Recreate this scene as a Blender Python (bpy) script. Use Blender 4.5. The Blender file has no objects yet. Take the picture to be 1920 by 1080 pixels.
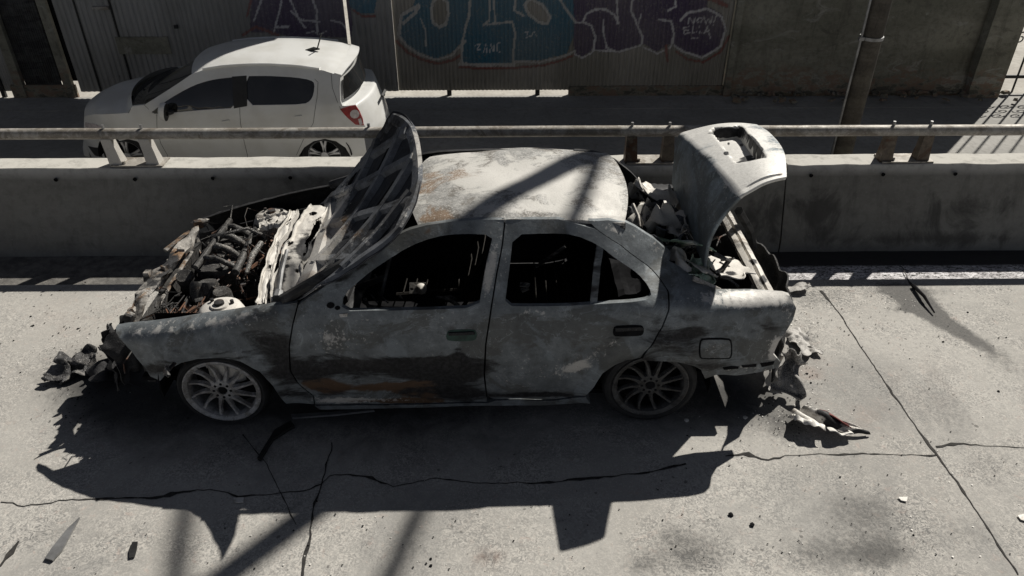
import bpy, bmesh, math, random
from mathutils import Vector, Matrix, noise
from mathutils.geometry import delaunay_2d_cdt
R = math.radians
C = bpy.context.scene.collection
rnd = random.Random(7)
# ------------------------------------------------------------------ camera
F, PITCH, YAW, H = 1412.0, 33.5, 0.7, 3.25
sc = bpy.context.scene
cd = bpy.data.cameras.new('camera'); cam = bpy.data.objects.new('camera', cd); C.objects.link(cam)
cd.sensor_width = 36.0; cd.lens = F/1920*36.0; cd.clip_start = 0.05; cd.clip_end = 500
cam.location = (0, 0, H); cam.rotation_euler = (R(90-PITCH), 0, R(-YAW))
sc.camera = cam
# ------------------------------------------------------------------ light
SX, SY = -0.685, -0.785                       # shadow shift per metre of height
sun_h = math.hypot(SX, SY); elev = math.atan(1/sun_h)
w = bpy.data.worlds.new('World'); sc.world = w; w.use_nodes = True
nt = w.node_tree; bg = nt.nodes['Background']
sky = nt.nodes.new('ShaderNodeTexSky'); sky.sky_type = 'NISHITA'; sky.sun_disc = False
sky.sun_elevation = elev; sky.sun_rotation = math.atan2(-SX, -SY)
sky.altitude = 2200; sky.air_density = 0.45; sky.dust_density = 0.25; sky.ozone_density = 0.6
hs = nt.nodes.new('ShaderNodeHueSaturation'); hs.inputs['Saturation'].default_value = .45; nt.links.new(sky.outputs[0], hs.inputs['Color']); nt.links.new(hs.outputs[0], bg.inputs[0]); bg.inputs[1].default_value = 0.05
sl = bpy.data.lights.new('sun', 'SUN'); so = bpy.data.objects.new('sun', sl); C.objects.link(so)
sl.energy = 5.0; sl.angle = R(0.55); sl.color = (1.0, 0.958, 0.88)
so.rotation_euler = Vector((SX, SY, -1)).to_track_quat('-Z', 'Y').to_euler(); so.location = (6, 9, 12)
vs = sc.view_settings; vs.view_transform = 'Standard'; vs.look = 'None'; vs.exposure = 0.25; vs.gamma = 1.0
# ------------------------------------------------------------------ photo point <-> place
RM = cam.rotation_euler.to_matrix(); CO = Vector((0, 0, H)); RI = RM.transposed()
def ray(px, py): return RM @ Vector(((px-960)/F, -(py-540)/F, -1.0))
def atY(px, py, Y): d = ray(px, py); return CO + d*(Y/d.y)
def atZ(px, py, Z): d = ray(px, py); return CO + d*((Z-H)/d.z)
def proj(p):
    q = RI @ (Vector(p)-CO)
    return 960+F*q.x/-q.z, 540-F*q.y/-q.z
# ------------------------------------------------------------------ mesh helpers
def obj(name, verts, faces, mat=None, parent=None, smooth=False, attr=None, mats=None, fm=None, auto=None):
    me = bpy.data.meshes.new(name); me.from_pydata([tuple(v) for v in verts], [], faces)
    for m in (mats or ([mat] if mat else [])): me.materials.append(m)
    if fm: me.polygons.foreach_set('material_index', fm)
    bm = bmesh.new(); bm.from_mesh(me); bmesh.ops.recalc_face_normals(bm, faces=bm.faces); bm.to_mesh(me); bm.free()
    if smooth:
        me.polygons.foreach_set('use_smooth', [True]*len(me.polygons))
        me.set_sharp_from_angle(angle=R(auto or 40))
    if attr:
        for nm, vals in attr.items():
            a = me.color_attributes.new(nm, 'FLOAT_COLOR', 'POINT')
            a.data.foreach_set('color', [c for v in vals for c in v])
    me.update()
    o = bpy.data.objects.new(name, me); C.objects.link(o)
    if parent: o.parent = parent; o.matrix_parent_inverse = parent.matrix_world.inverted() if False else Matrix.Translation(-parent.location)
    return o
def tag(o, label, cat, group=None):
    o['label'] = label; o['category'] = cat
    if group: o['group'] = group
    return o
def thing(name, label, cat, loc=(0, 0, 0), group=None):
    o = bpy.data.objects.new(name, None); C.objects.link(o); o.location = loc; o.empty_display_size = .2
    return tag(o, label, cat, group)
def struct(o): o['kind'] = 'structure'; return o
class MB:
    def __init__(s): s.v = []; s.f = []; s.m = []; s.cur = 0
    def add(s, v, f):
        n = len(s.v); s.v += [Vector(p) for p in v]; s.f += [[i+n for i in q] for q in f]; s.m += [s.cur]*len(f)
    def box(s, c, d, rot=None, taper=1.0):
        c = Vector(c); v = []
        for z in (-1, 1):
            k = taper if z > 0 else 1
            for x, y in ((-1, -1), (1, -1), (1, 1), (-1, 1)):
                p = Vector((x*d[0]/2*k, y*d[1]/2*k, z*d[2]/2))
                if rot: p = rot @ p
                v.append(c+p)
        s.add(v, [(0, 3, 2, 1), (4, 5, 6, 7), (0, 1, 5, 4), (1, 2, 6, 5), (2, 3, 7, 6), (3, 0, 4, 7)])
    def tube(s, pts, r, n=8, cap=True, flat=1.0):
        pts = [Vector(p) for p in pts]; rs = r if isinstance(r, (list, tuple)) else [r]*len(pts); v = []; f = []
        up = None
        for i, p in enumerate(pts):
            t = (pts[min(i+1, len(pts)-1)]-pts[max(i-1, 0)]).normalized()
            if up is None: up = Vector((0, 0, 1)) if abs(t.z) < .9 else Vector((1, 0, 0))
            a = t.cross(up).normalized(); b = a.cross(t).normalized(); up = b
            for k in range(n):
                an = 2*math.pi*k/n+.39; v.append(p+a*math.cos(an)*rs[i]+b*math.sin(an)*rs[i]*flat)
        for i in range(len(pts)-1):
            for k in range(n): k2 = (k+1) % n; f.append((i*n+k, i*n+k2, (i+1)*n+k2, (i+1)*n+k))
        if cap: f.append(tuple(range(n))[::-1]); f.append(tuple((len(pts)-1)*n+k for k in range(n)))
        s.add(v, f)
    def lathe(s, prof, n, M):          # prof: (radius, axial); axis = local z
        v = []; f = []
        for r, a in prof:
            for k in range(n):
                an = 2*math.pi*k/n; v.append(M @ Vector((r*math.cos(an), r*math.sin(an), a)))
        for i in range(len(prof)-1):
            for k in range(n): k2 = (k+1) % n; f.append((i*n+k, i*n+k2, (i+1)*n+k2, (i+1)*n+k))
        s.add(v, f)
    def grid(s, P, nu, nv, th=None):      # P(u,v)->Vector ; th: thickness vector function
        A = [[P(i/nu, j/nv) for j in range(nv+1)] for i in range(nu+1)]; W = nv+1
        v = [p for r_ in A for p in r_]; f = [(i*W+j, (i+1)*W+j, (i+1)*W+j+1, i*W+j+1) for i in range(nu) for j in range(nv)]
        if th:
            n = len(v); v2 = []
            for i in range(nu+1):
                for j in range(nv+1):
                    if callable(th): d = th(i/nu, j/nv)
                    else:
                        a = A[min(i+1, nu)][j]-A[max(i-1, 0)][j]; b = A[i][min(j+1, nv)]-A[i][max(j-1, 0)]
                        d = a.cross(b); d = d.normalized()*th if d.length > 1e-9 else Vector((0, 0, -abs(th)))
                    v2.append(A[i][j]+d)
            v += v2; f2 = [tuple(k+n for k in q)[::-1] for q in f]; f += f2
            ring = [(i, 0) for i in range(nu)]+[(nu, j) for j in range(nv)]+[(i, nv) for i in range(nu, 0, -1)]+[(0, j) for j in range(nv, 0, -1)]
            idx = [i*W+j for i, j in ring]
            for k in range(len(idx)): a, b = idx[k], idx[(k+1) % len(idx)]; f.append((a, b, b+n, a+n))
        s.add(v, f)
    def build_each(s, name, mat, parent=None, smooth=False, at=None, auto=None):
        par = list(range(len(s.v)))
        def fd(i):
            while par[i] != i: par[i] = par[par[i]]; i = par[i]
            return i
        for q in s.f:
            for i in q[1:]: par[fd(i)] = fd(q[0])
        gr = {}
        for i in range(len(s.v)): gr.setdefault(fd(i), []).append(i)
        out = []
        for k, ids in gr.items():
            mp = {i: j for j, i in enumerate(ids)}; v = [s.v[i] for i in ids]; st = set(ids)
            out.append(obj(name, v, [[mp[i] for i in q] for q in s.f if q[0] in st], mat, parent, smooth, {'burn': spots(v, *at)} if at else None, auto=auto))
        return out
    def build(s, name, mat, parent=None, smooth=False, attr=None, mats=None, auto=None):
        return obj(name, s.v, s.f, mat, parent, smooth, attr, mats, s.m if mats else None, auto)
def lerp(a, b, t): return a+(b-a)*t
def interp(tab, x):
    if x <= tab[0][0]: return tab[0][1]
    for (a, b), (c, d) in zip(tab, tab[1:]):
        if x <= c: return b+(d-b)*(x-a)/(c-a)
    return tab[-1][1]
def smooth01(a, b, x): t = min(1, max(0, (x-a)/(b-a))); return t*t*(3-2*t)
def along(pts, t):
    L = [0]
    for a, b in zip(pts, pts[1:]): L.append(L[-1]+(Vector(b)-Vector(a)).length)
    d = t*L[-1]
    for i in range(len(pts)-1):
        if d <= L[i+1] or i == len(pts)-2: return Vector(pts[i]).lerp(Vector(pts[i+1]), (d-L[i])/max(1e-9, L[i+1]-L[i]))
def nz(p, s, o=0): return noise.noise(Vector((p[0]*s+o, p[1]*s-o, p[2]*s+o*.7)))
def inside(x, y, poly):
    c = False; n = len(poly); j = n-1
    for i in range(n):
        xi, yi = poly[i]; xj, yj = poly[j]
        if (yi > y) != (yj > y) and x < (xj-xi)*(y-yi)/(yj-yi)+xi: c = not c
        j = i
    return c
def segdist(x, y, a, b):
    dx, dy = b[0]-a[0], b[1]-a[1]; l = dx*dx+dy*dy
    t = 0 if l == 0 else max(0, min(1, ((x-a[0])*dx+(y-a[1])*dy)/l))
    return math.hypot(x-a[0]-t*dx, y-a[1]-t*dy)
def polydist(x, y, pl, closed=True):
    n = len(pl); return min(segdist(x, y, pl[i], pl[(i+1) % n]) for i in range(n if closed else n-1))
def chaikin(pl, k=1, closed=True):
    for _ in range(k):
        o = []
        n = len(pl)
        if not closed: o.append(pl[0])
        for i in range(n if closed else n-1):
            a, b = pl[i], pl[(i+1) % n]
            o.append((a[0]*.75+b[0]*.25, a[1]*.75+b[1]*.25)); o.append((a[0]*.25+b[0]*.75, a[1]*.25+b[1]*.75))
        if not closed: o.append(pl[-1])
        pl = o
    return pl
# ------------------------------------------------------------------ materials
class NB:
    def __init__(s, name):
        s.m = bpy.data.materials.new(name); s.m.use_nodes = True; s.t = s.m.node_tree; s.b = s.t.nodes['Principled BSDF']
        s.co = s.n('ShaderNodeTexCoord').outputs['Object']
    def n(s, t, **k):
        x = s.t.nodes.new(t)
        for a, b in k.items(): setattr(x, a, b)
        return x
    def l(s, a, b):
        if isinstance(a, (int, float)): b.default_value = a
        elif isinstance(a, (tuple, list)): b.default_value = (*a[:3], 1)
        else: s.t.links.new(a, b)
    def noise(s, scale, detail=4, rough=.6, vec=None, dist=0, stretch=None):
        x = s.n('ShaderNodeTexNoise'); v = vec or s.co
        if stretch: v = s.vmul(v, stretch)
        s.l(v, x.inputs['Vector']); x.inputs['Scale'].default_value = scale; x.inputs['Detail'].default_value = detail
        x.inputs['Roughness'].default_value = rough; x.inputs['Distortion'].default_value = dist
        return x.outputs[0]
    def voro(s, scale, feature='F1', vec=None, rand=1):
        x = s.n('ShaderNodeTexVoronoi', feature=feature); s.l(vec or s.co, x.inputs['Vector']); x.inputs['Scale'].default_value = scale
        x.inputs['Randomness'].default_value = rand; return x
    def vmul(s, v, k):
        x = s.n('ShaderNodeVectorMath', operation='MULTIPLY'); s.l(v, x.inputs[0]); x.inputs[1].default_value = k; return x.outputs[0]
    def ramp(s, v, a, b, lo=0., hi=1.):
        x = s.n('ShaderNodeMapRange'); x.interpolation_type = 'SMOOTHSTEP'; s.l(v, x.inputs[0]); x.inputs[1].default_value = a; x.inputs[2].default_value = b
        x.inputs[3].default_value = lo; x.inputs[4].default_value = hi; return x.outputs[0]
    def math(s, op, a, b=0., clamp=False):
        x = s.n('ShaderNodeMath', operation=op, use_clamp=clamp); s.l(a, x.inputs[0]); s.l(b, x.inputs[1]); return x.outputs[0]
    def mix(s, f, a, b, blend='MIX'):
        x = s.n('ShaderNodeMix', data_type='RGBA', blend_type=blend); s.l(f, x.inputs[0]); s.l(a, x.inputs[6]); s.l(b, x.inputs[7]); return x.outputs[2]
    def attr(s, name):
        a = s.n('ShaderNodeAttribute', attribute_name=name); sp = s.n('ShaderNodeSeparateColor'); s.l(a.outputs['Color'], sp.inputs[0]); return a.outputs['Color'], sp.outputs
    def xyz(s):
        x = s.n('ShaderNodeSeparateXYZ'); s.l(s.co, x.inputs[0]); return x.outputs
    def bump(s, h, strength=.3, dist=.01):
        x = s.n('ShaderNodeBump'); s.l(h, x.inputs['Height']); x.inputs['Strength'].default_value = strength; x.inputs['Distance'].default_value = dist
        s.l(x.outputs[0], s.b.inputs['Normal'])
    def out(s, col=None, rough=None, metal=None, spec=None):
        if col is not None: s.l(col, s.b.inputs['Base Color'])
        if rough is not None: s.l(rough, s.b.inputs['Roughness'])
        if metal is not None: s.l(metal, s.b.inputs['Metallic'])
        if spec is not None: s.l(spec, s.b.inputs['Specular IOR Level'])
        return s.m
def m_simple(name, col, rough=.7, metal=0., var=.35, scale=8., spec=.4, bump=0.):
    b = NB(name); n = b.noise(scale, 6, .65); k = b.ramp(n, .3, .7, 1-var, 1+var)
    c = b.mix(1.0, col, k, 'MULTIPLY')
    if bump: b.bump(n, bump, .01)
    return b.out(c, rough, metal, spec)
def m_burn(name, mid=(.15, .165, .175), ash=(.46, .45, .43), rust=(.13, .08, .05), soot=(.012, .012, .013), rough=.62, bias=(0, 0, 0), bump=.3, scale=1.0, rim=.5):
    b = NB(name); _, (r, g, bl) = b.attr('burn')[0], b.attr('burn')[1][:3]
    n1 = b.noise(3.0*scale, 10, .66, dist=.5); n2 = b.noise(9*scale, 8, .72); n3 = b.noise(1.5*scale, 9, .66, dist=1.4); n4 = b.noise(45*scale, 5, .7); n5 = b.noise(130*scale, 3, .6); n6 = b.noise(2.1*scale, 5, .55, dist=2.2, stretch=(1, 1, 1.6))
    def mask(v, nn, k, bb, a=.46, z=.60): return b.ramp(b.math('ADD', b.math('ADD', v, bb), b.math('MULTIPLY', b.math('SUBTRACT', nn, .42), k)), a, z)
    c = b.mix(b.ramp(n2, .3, .7), tuple(x*.72 for x in mid), tuple(x*1.3 for x in mid))
    # charcoal brown islands with fairly hard edges, dusty bluish areas
    c = b.mix(b.ramp(n3, .50, .56, 0, .62), c, tuple(x*.42*k for x, k in zip(mid, (1.12, 1.0, .86))))
    c = b.mix(b.ramp(n1, .56, .62, 0, .45), c, tuple(min(.75, x*1.7*k) for x, k in zip(mid, (.97, 1.0, 1.03))))
    # pale tide marks left by boiling paint
    ring = b.math('ABSOLUTE', b.math('SUBTRACT', b.math('FRACT', b.math('MULTIPLY', n6, 7.0)), .5))
    c = b.mix(b.math('MULTIPLY', b.ramp(ring, .09, .0), b.ramp(n2, .42, .62, 0, rim)), c, tuple(min(.75, x*2.1) for x in mid))
    c = b.mix(mask(g, n1, 1.6, bias[1]), c, b.mix(b.ramp(n4, .35, .65), ash, tuple(x*.72 for x in ash)))
    c = b.mix(mask(bl, n3, 1.6, bias[2], .46, .64), c, b.mix(n2, rust, tuple(x*.4 for x in rust)))
    c = b.mix(b.math('MULTIPLY', mask(g, n4, 2.2, bias[1]-.1, .42, .6), .5), c, (.6, .58, .55))
    c = b.mix(mask(r, b.noise(4.0*scale, 10, .7, dist=.8, stretch=(.55, 1, 1.7)), 1.7, bias[0], .36, .66), c, b.mix(b.ramp(n4, .4, .65), soot, tuple(x*2.6 for x in soot)))
    c = b.mix(b.ramp(n5, .62, .69, 0, .6), c, (.05, .045, .04))
    b.bump(b.math('ADD', n2, b.math('MULTIPLY', n4, .6)), bump, .008)
    return b.out(c, b.ramp(n1, .3, .7, rough-.12, rough+.15), .2, .35)
M = {}
M['body'] = m_burn('burnt_body_metal')
M['roof'] = m_burn('burnt_roof_metal', mid=(.265, .262, .252), ash=(.52, .51, .48), rust=(.30, .215, .15), rough=.65, bias=(0, .08, .02), scale=1.9, rim=.8)
M['lid'] = m_burn('burnt_lid_metal', mid=(.17, .2, .22), ash=(.6, .6, .58))
M['hood'] = m_burn('burnt_hood_metal', mid=(.12, .127, .14), ash=(.42, .4, .37), rust=(.2, .12, .06), rough=.85, bump=.6)
M['hood_skin'] = m_burn('charred_shaded_bonnet_skin', mid=(.022, .024, .03), ash=(.25, .24, .22), rust=(.12, .07, .05), bias=(.1, -.1, 0), rough=.88, bump=.6)  # skin kept near black, so shade between the ribs is in its colour
M['seat_metal'] = m_simple('charred_seat_frame', (.022, .02, .018), .8, .2, .5, 20, .1)
M['ash'] = m_burn('ash_white_metal', mid=(.26, .245, .225), ash=(.58, .55, .5), rust=(.26, .16, .09), bias=(.05, .35, .1), rough=.7, scale=2.2)
M['engine'] = m_burn('charred_engine_metal', mid=(.05, .048, .046), ash=(.17, .16, .145), rust=(.2, .1, .06), bias=(.25, .12, .15), rough=.6, scale=3.0)
M['soot'] = m_simple('soot_black', (.011, .011, .012), .95, 0, .5, 8, .04)
M['dark_metal'] = m_burn('dark_burnt_metal', mid=(.05, .05, .05), ash=(.28, .27, .25), bias=(.35, -.05, 0), scale=2.0)
M['tyre'] = m_simple('tyre_rubber', (.014, .014, .015), .8, 0, .4, 20)
M['rim'] = m_burn('sooty_alloy', mid=(.27, .27, .275), ash=(.42, .41, .40), bias=(.0, .12, -.2), rough=.5, scale=4)
M['rim_dark'] = m_burn('blackened_alloy', mid=(.06, .06, .06), ash=(.16, .155, .15), bias=(.2, .0, -.2), rough=.55, scale=4)
M['char'] = m_burn('charred_plastic', mid=(.03, .03, .032), ash=(.2, .19, .18), bias=(.1, .12, -.1), scale=4.0, bump=.6)
M['pale_plastic'] = m_burn('scorched_white_plastic', mid=(.5, .48, .45), ash=(.7, .68, .64), bias=(-.1, .3, -.3), scale=4.0)
M['red_plastic'] = m_simple('scorched_red_plastic', (.16, .045, .04), .45, 0, .5, 20)
M['green_metal'] = m_burn('greenish_scorched_metal', mid=(.36, .50, .38), ash=(.62, .68, .6), bias=(.0, .1, -.2), scale=2.5)
M['green_handle'] = m_simple('green_handle_plate', (.012, .04, .03), .5, 0, .4, 20)
# --- concrete of the near road: soot = R, dark stain = G, rust tint = B
def m_concrete():
    b = NB('road_concrete'); _, s = b.attr('burn')
    n1 = b.noise(1.1, 6, .6); n2 = b.noise(26, 5, .75, stretch=(1, 1, 1)); n3 = b.noise(70, 3, .7); n4 = b.noise(5, 6, .7, dist=.8); n5 = b.noise(11, 6, .75, dist=1.5)
    c = b.mix(b.ramp(n1, .35, .65), (.335, .322, .298), (.41, .396, .367))
    n6 = b.noise(38, 5, .6, dist=2.2); n7 = b.noise(2.6, 5, .6)
    c = b.mix(b.ramp(n2, .36, .62, .0, .3), c, (.26, .25, .24))
    c = b.mix(b.math('MULTIPLY', b.ramp(n6, .50, .58), b.math('ADD', b.ramp(n7, .42, .64, .06, .6), b.math('MULTIPLY', s[1], .75), True)), c, (.15, .148, .145))
    c = b.mix(b.math('MULTIPLY', b.ramp(n6, .40, .47, 1, 0), b.ramp(n7, .36, .6, .1, .5)), c, (.58, .55, .505))
    c = b.mix(b.ramp(n3, .55, .68, 0, .5), c, (.54, .5, .45))
    n8 = b.noise(.8, 9, .68, dist=.8)
    c = b.mix(b.ramp(n8, .47, .62, 0, .5), c, (.20, .197, .19))
    c = b.mix(b.ramp(n5, .57, .70, 0, .42), c, (.40, .31, .27))
    c = b.mix(b.ramp(b.math('ADD', s[1], b.math('MULTIPLY', b.math('SUBTRACT', n2, .5), .9)), .2, .95, 0, .85), c, (.085, .083, .08))
    v = b.voro(17); sp = b.math('LESS_THAN', v.outputs['Distance'], b.ramp(n4, .48, .75, 0, .28))
    c = b.mix(b.math('MULTIPLY', sp, .65), c, (.09, .085, .08))
    v2 = b.voro(38); sp2 = b.math('LESS_THAN', v2.outputs['Distance'], b.ramp(n1, .4, .7, .08, .3))
    c = b.mix(b.math('MULTIPLY', sp2, .35), c, (.16, .15, .15))
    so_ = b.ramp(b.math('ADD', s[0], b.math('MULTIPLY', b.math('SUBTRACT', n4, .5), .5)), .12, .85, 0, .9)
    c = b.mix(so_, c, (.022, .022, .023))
    c = b.mix(b.math('MULTIPLY', s[2], b.ramp(n4, .4, .7, 0, .8)), c, (.25, .14, .1))
    b.bump(b.math('ADD', n2, b.math('MULTIPLY', n3, .6)), .35, .006)
    return b.out(c, .9, 0, .25)
M['concrete'] = m_concrete()
def m_barrier(name, c1, c2, stain, scale=1.):
    b = NB(name); n1 = b.noise(.9*scale, 6, .65, stretch=(.6, 1, 2.2)); n2 = b.noise(14*scale, 6, .7); n3 = b.noise(60, 3, .6); n4 = b.noise(2.2*scale, 6, .7, stretch=(2.5, 1, .35), dist=.5)
    c = b.mix(b.ramp(n1, .35, .65), c1, c2); c = b.mix(b.ramp(n2, .42, .68, 0, .4), c, stain); c = b.mix(b.ramp(n4, .52, .72, 0, .55), c, stain)
    c = b.mix(b.ramp(n3, .58, .7, 0, .3), c, tuple(x*1.25 for x in c2))
    b.bump(b.math('ADD', n2, n3), .25, .006)
    return b, c
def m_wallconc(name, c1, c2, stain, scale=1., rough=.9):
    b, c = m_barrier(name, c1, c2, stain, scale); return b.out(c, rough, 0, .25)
def m_barrier_burn():
    b, c = m_barrier('barrier_concrete', (.165, .16, .145), (.22, .215, .195), (.11, .105, .095)); _, s = b.attr('burn')
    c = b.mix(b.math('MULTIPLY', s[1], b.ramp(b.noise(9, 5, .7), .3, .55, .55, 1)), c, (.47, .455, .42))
    n = b.noise(2.6, 9, .7, dist=.7, stretch=(1, 1, .7))
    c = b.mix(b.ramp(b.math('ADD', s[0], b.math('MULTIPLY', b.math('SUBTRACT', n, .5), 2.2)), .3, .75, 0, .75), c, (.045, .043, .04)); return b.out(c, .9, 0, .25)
M['barrier'] = m_barrier_burn()
def m_wall():
    b, c = m_barrier('stained_wall_concrete', (.17, .165, .13), (.27, .26, .21), (.075, .068, .055)); z = b.xyz()[2]
    n = b.noise(1.6, 8, .7, dist=1.0, stretch=(1, 1, 2.5)); n2 = b.noise(5, 8, .72, stretch=(1, 1, 2))
    c = b.mix(b.ramp(n, .57, .64, 0, .5), c, (.36, .355, .32)); c = b.mix(b.ramp(n, .42, .35, 0, .5), c, (.085, .08, .065))
    c = b.mix(b.math('MULTIPLY', b.ramp(z, -.25, -.55), b.ramp(n2, .48, .56, 0, .7)), c, (.2, .125, .09))
    c = b.mix(b.math('MULTIPLY', b.ramp(z, -.45, -.75), b.ramp(n2, .5, .42, 0, .7)), c, (.05, .046, .04))
    return b.out(c, .9, 0, .25)
M['wall_conc'] = m_wall()
M['asphalt'] = m_wallconc('street_asphalt', (.27, .265, .25), (.36, .35, .33), (.18, .17, .16))
M['lot'] = m_wallconc('lot_concrete', (.36, .34, .31), (.46, .44, .4), (.25, .23, .2))
M['crack'] = m_simple('crack_dirt', (.03, .028, .026), .95, 0, .5, 30)
M['rail'] = m_burn('weathered_rail_paint', mid=(.3, .28, .25), ash=(.42, .40, .36), rust=(.17, .1, .06), bias=(-.2, .1, .05), scale=1.8)
M['rail_rust'] = m_burn('rusty_bracket_paint', mid=(.11, .09, .07), ash=(.3, .27, .24), rust=(.12, .06, .035), bias=(.1, .0, .35), scale=3)
M['pole'] = m_wallconc('pole_concrete', (.075, .066, .055), (.13, .118, .095), (.03, .026, .022), 2.5)
M['iron'] = m_simple('dark_iron', (.025, .025, .025), .55, .3, .4, 20)
M['steel'] = m_simple('galvanised_steel', (.25, .25, .25), .45, .6, .3, 10)
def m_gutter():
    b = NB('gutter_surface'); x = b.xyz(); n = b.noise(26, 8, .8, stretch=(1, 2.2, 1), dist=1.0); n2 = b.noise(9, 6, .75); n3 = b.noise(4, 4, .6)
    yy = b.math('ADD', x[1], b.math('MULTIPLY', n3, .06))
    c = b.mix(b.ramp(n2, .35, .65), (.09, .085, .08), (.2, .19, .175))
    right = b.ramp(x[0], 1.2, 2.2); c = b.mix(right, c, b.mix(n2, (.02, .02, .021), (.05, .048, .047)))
    wm = b.math('MULTIPLY', b.math('MULTIPLY', right, b.ramp(n, .44, .53)), b.ramp(yy, 5.27, 5.23))  # white speckle limited to the sunlit strip; the shaded rest painted near black
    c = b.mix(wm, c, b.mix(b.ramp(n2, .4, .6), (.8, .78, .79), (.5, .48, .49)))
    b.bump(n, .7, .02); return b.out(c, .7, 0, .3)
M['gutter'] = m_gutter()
def m_painted(name, base, base2):
    b = NB(name); col, _ = b.attr('paint'); a = b.n('ShaderNodeAttribute', attribute_name='paint').outputs['Alpha']
    n1 = b.noise(1.2, 6, .6, stretch=(1, 1, .5)); n2 = b.noise(8, 6, .7, stretch=(5, 1, .3)); n3 = b.noise(30, 4, .7)
    c = b.mix(b.ramp(n1, .35, .65), base, base2); c = b.mix(b.ramp(n2, .5, .7, 0, .5), c, tuple(x*.4 for x in base))
    c = b.mix(b.math('MULTIPLY', a, b.ramp(n3, .32, .5, .5, 1)), c, col)
    return b.out(c, .75, 0, .3)
M['hoarding'] = m_painted('painted_corrugated_sheet', (.24, .225, .19), (.33, .31, .27))
M['grey_sheet'] = m_painted('grey_ribbed_sheet', (.24, .235, .22), (.31, .305, .29))
# white car
def m_paint():
    b = NB('white_car_paint'); n = b.noise(3, 5, .6); z = b.xyz()[2]
    c = b.mix(b.ramp(n, .35, .7), (.66, .662, .65), (.58, .575, .55))
    b.b.inputs['Coat Weight'].default_value = .4; b.b.inputs['Coat Roughness'].default_value = .12
    return b.out(c, .35, 0, .5)
M['white'] = m_paint()
M['glass'] = m_simple('tinted_glass', (.018, .018, .018), .04, 0, .4, 2, .9)
M['black_plastic'] = m_simple('black_plastic', (.02, .02, .02), .5, 0, .3, 10)
M['red_lens'] = m_simple('red_lens', (.28, .012, .015), .15, 0, .3, 20, .6)
M['clear_lens'] = m_simple('clear_lens', (.5, .45, .45), .12, 0, .3, 20, .7)
M['silver'] = m_simple('silver_alloy', (.5, .5, .51), .3, .6, .15, 10)
M['gap'] = m_simple('panel_gap', (.01, .01, .01), .9, 0, .1)
# ------------------------------------------------------------------ soft spots painted as soot / ash / rust (own shapes on the metal, plus some painted light and shade)
def spots(pts, lst, base=(0, 0, 0)):
    out = []
    for p in pts:
        x, y = proj(p); c = list(base)
        for (cx, cy, rx, ry, ang, ch, val) in lst:
            dx, dy = x-cx, y-cy; a = R(ang); u = (dx*math.cos(a)+dy*math.sin(a))/rx; v = (-dx*math.sin(a)+dy*math.cos(a))/ry
            d = u*u+v*v
            if d < 4: c[ch] += val*math.exp(-d*1.4)
        out.append((c[0], c[1], c[2], 1))
    return out
# ================================================================== SETTING
ZR = -.84                                   # level of the lower road beyond the barrier
WY = 11.75                                  # street front behind it
def frange(a, b, s): n = max(1, round((b-a)/s)); return [a+(b-a)*i/n for i in range(n+1)]
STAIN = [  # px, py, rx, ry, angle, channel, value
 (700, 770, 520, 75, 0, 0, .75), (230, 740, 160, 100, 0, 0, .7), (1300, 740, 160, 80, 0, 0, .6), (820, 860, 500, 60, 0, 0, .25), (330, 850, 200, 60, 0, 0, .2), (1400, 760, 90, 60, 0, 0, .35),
 (1530, 560, 90, 20, 0, 1, .35), (1770, 605, 150, 13, 30, 1, 1.2), (1720, 560, 60, 20, 30, 1, 1.1), (1700, 580, 60, 6, 5, 1, .6), (1880, 690, 60, 10, 30, 1, .3), (1720, 545, 260, 8, 0, 1, .3),
 (1620, 960, 130, 60, 10, 1, .45), (1560, 1040, 160, 50, 0, 1, .45), (1300, 1040, 90, 60, 0, 1, .5), (1850, 880, 90, 50, 20, 1, .3), (780, 1030, 50, 60, 10, 1, .3), (1480, 800, 70, 60, 0, 1, .3),
 (915, 1045, 26, 20, 0, 1, .6), (1200, 1060, 40, 30, 0, 1, .4), (60, 1010, 80, 30, -20, 1, .25), (1660, 1040, 60, 30, 0, 1, .4), (1470, 790, 60, 34, 0, 1, .35), (1510, 640, 30, 70, 0, 1, .3), (1420, 980, 60, 30, 0, 1, .2),
 (915, 1045, 26, 20, 0, 2, .6), (1510, 700, 40, 60, 0, 2, .35), (1620, 780, 60, 30, 0, 2, .25), (1740, 720, 80, 60, 0, 2, .12), (150, 600, 120, 50, 0, 2, .15)]
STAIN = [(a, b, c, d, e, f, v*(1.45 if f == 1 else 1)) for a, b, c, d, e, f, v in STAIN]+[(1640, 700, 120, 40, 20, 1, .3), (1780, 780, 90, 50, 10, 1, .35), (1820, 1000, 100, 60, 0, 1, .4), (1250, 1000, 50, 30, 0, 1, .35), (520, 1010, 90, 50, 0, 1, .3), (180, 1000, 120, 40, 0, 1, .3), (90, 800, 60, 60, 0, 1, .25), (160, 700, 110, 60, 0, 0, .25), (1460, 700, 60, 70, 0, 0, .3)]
def sheet(name, xs, ys, z, mat, marks=None, thick=None):
    v = [(x, y, z) for x in xs for y in ys]; W = len(ys)
    f = [(i*W+j, (i+1)*W+j, (i+1)*W+j+1, i*W+j+1) for i in range(len(xs)-1) for j in range(len(ys)-1)]
    at = {'burn': spots(v, marks)} if marks else None
    return struct(obj(name, v, f, mat, attr=at))
YB = 5.45                                   # foot of the barrier
xs = [-60, -30, -12, -6]+frange(-4.4, 5.2, .07)+[7, 12, 30, 60]; ys = [-40, -12, -3, .6]+frange(1.6, 5.0, .06)
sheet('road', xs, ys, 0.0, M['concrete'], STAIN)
sheet('gutter', [-60, -20, -6]+frange(-5, 6, .3)+[20, 60], [4.985, 5.2, YB+.02], -.012, M['gutter'])
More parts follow.
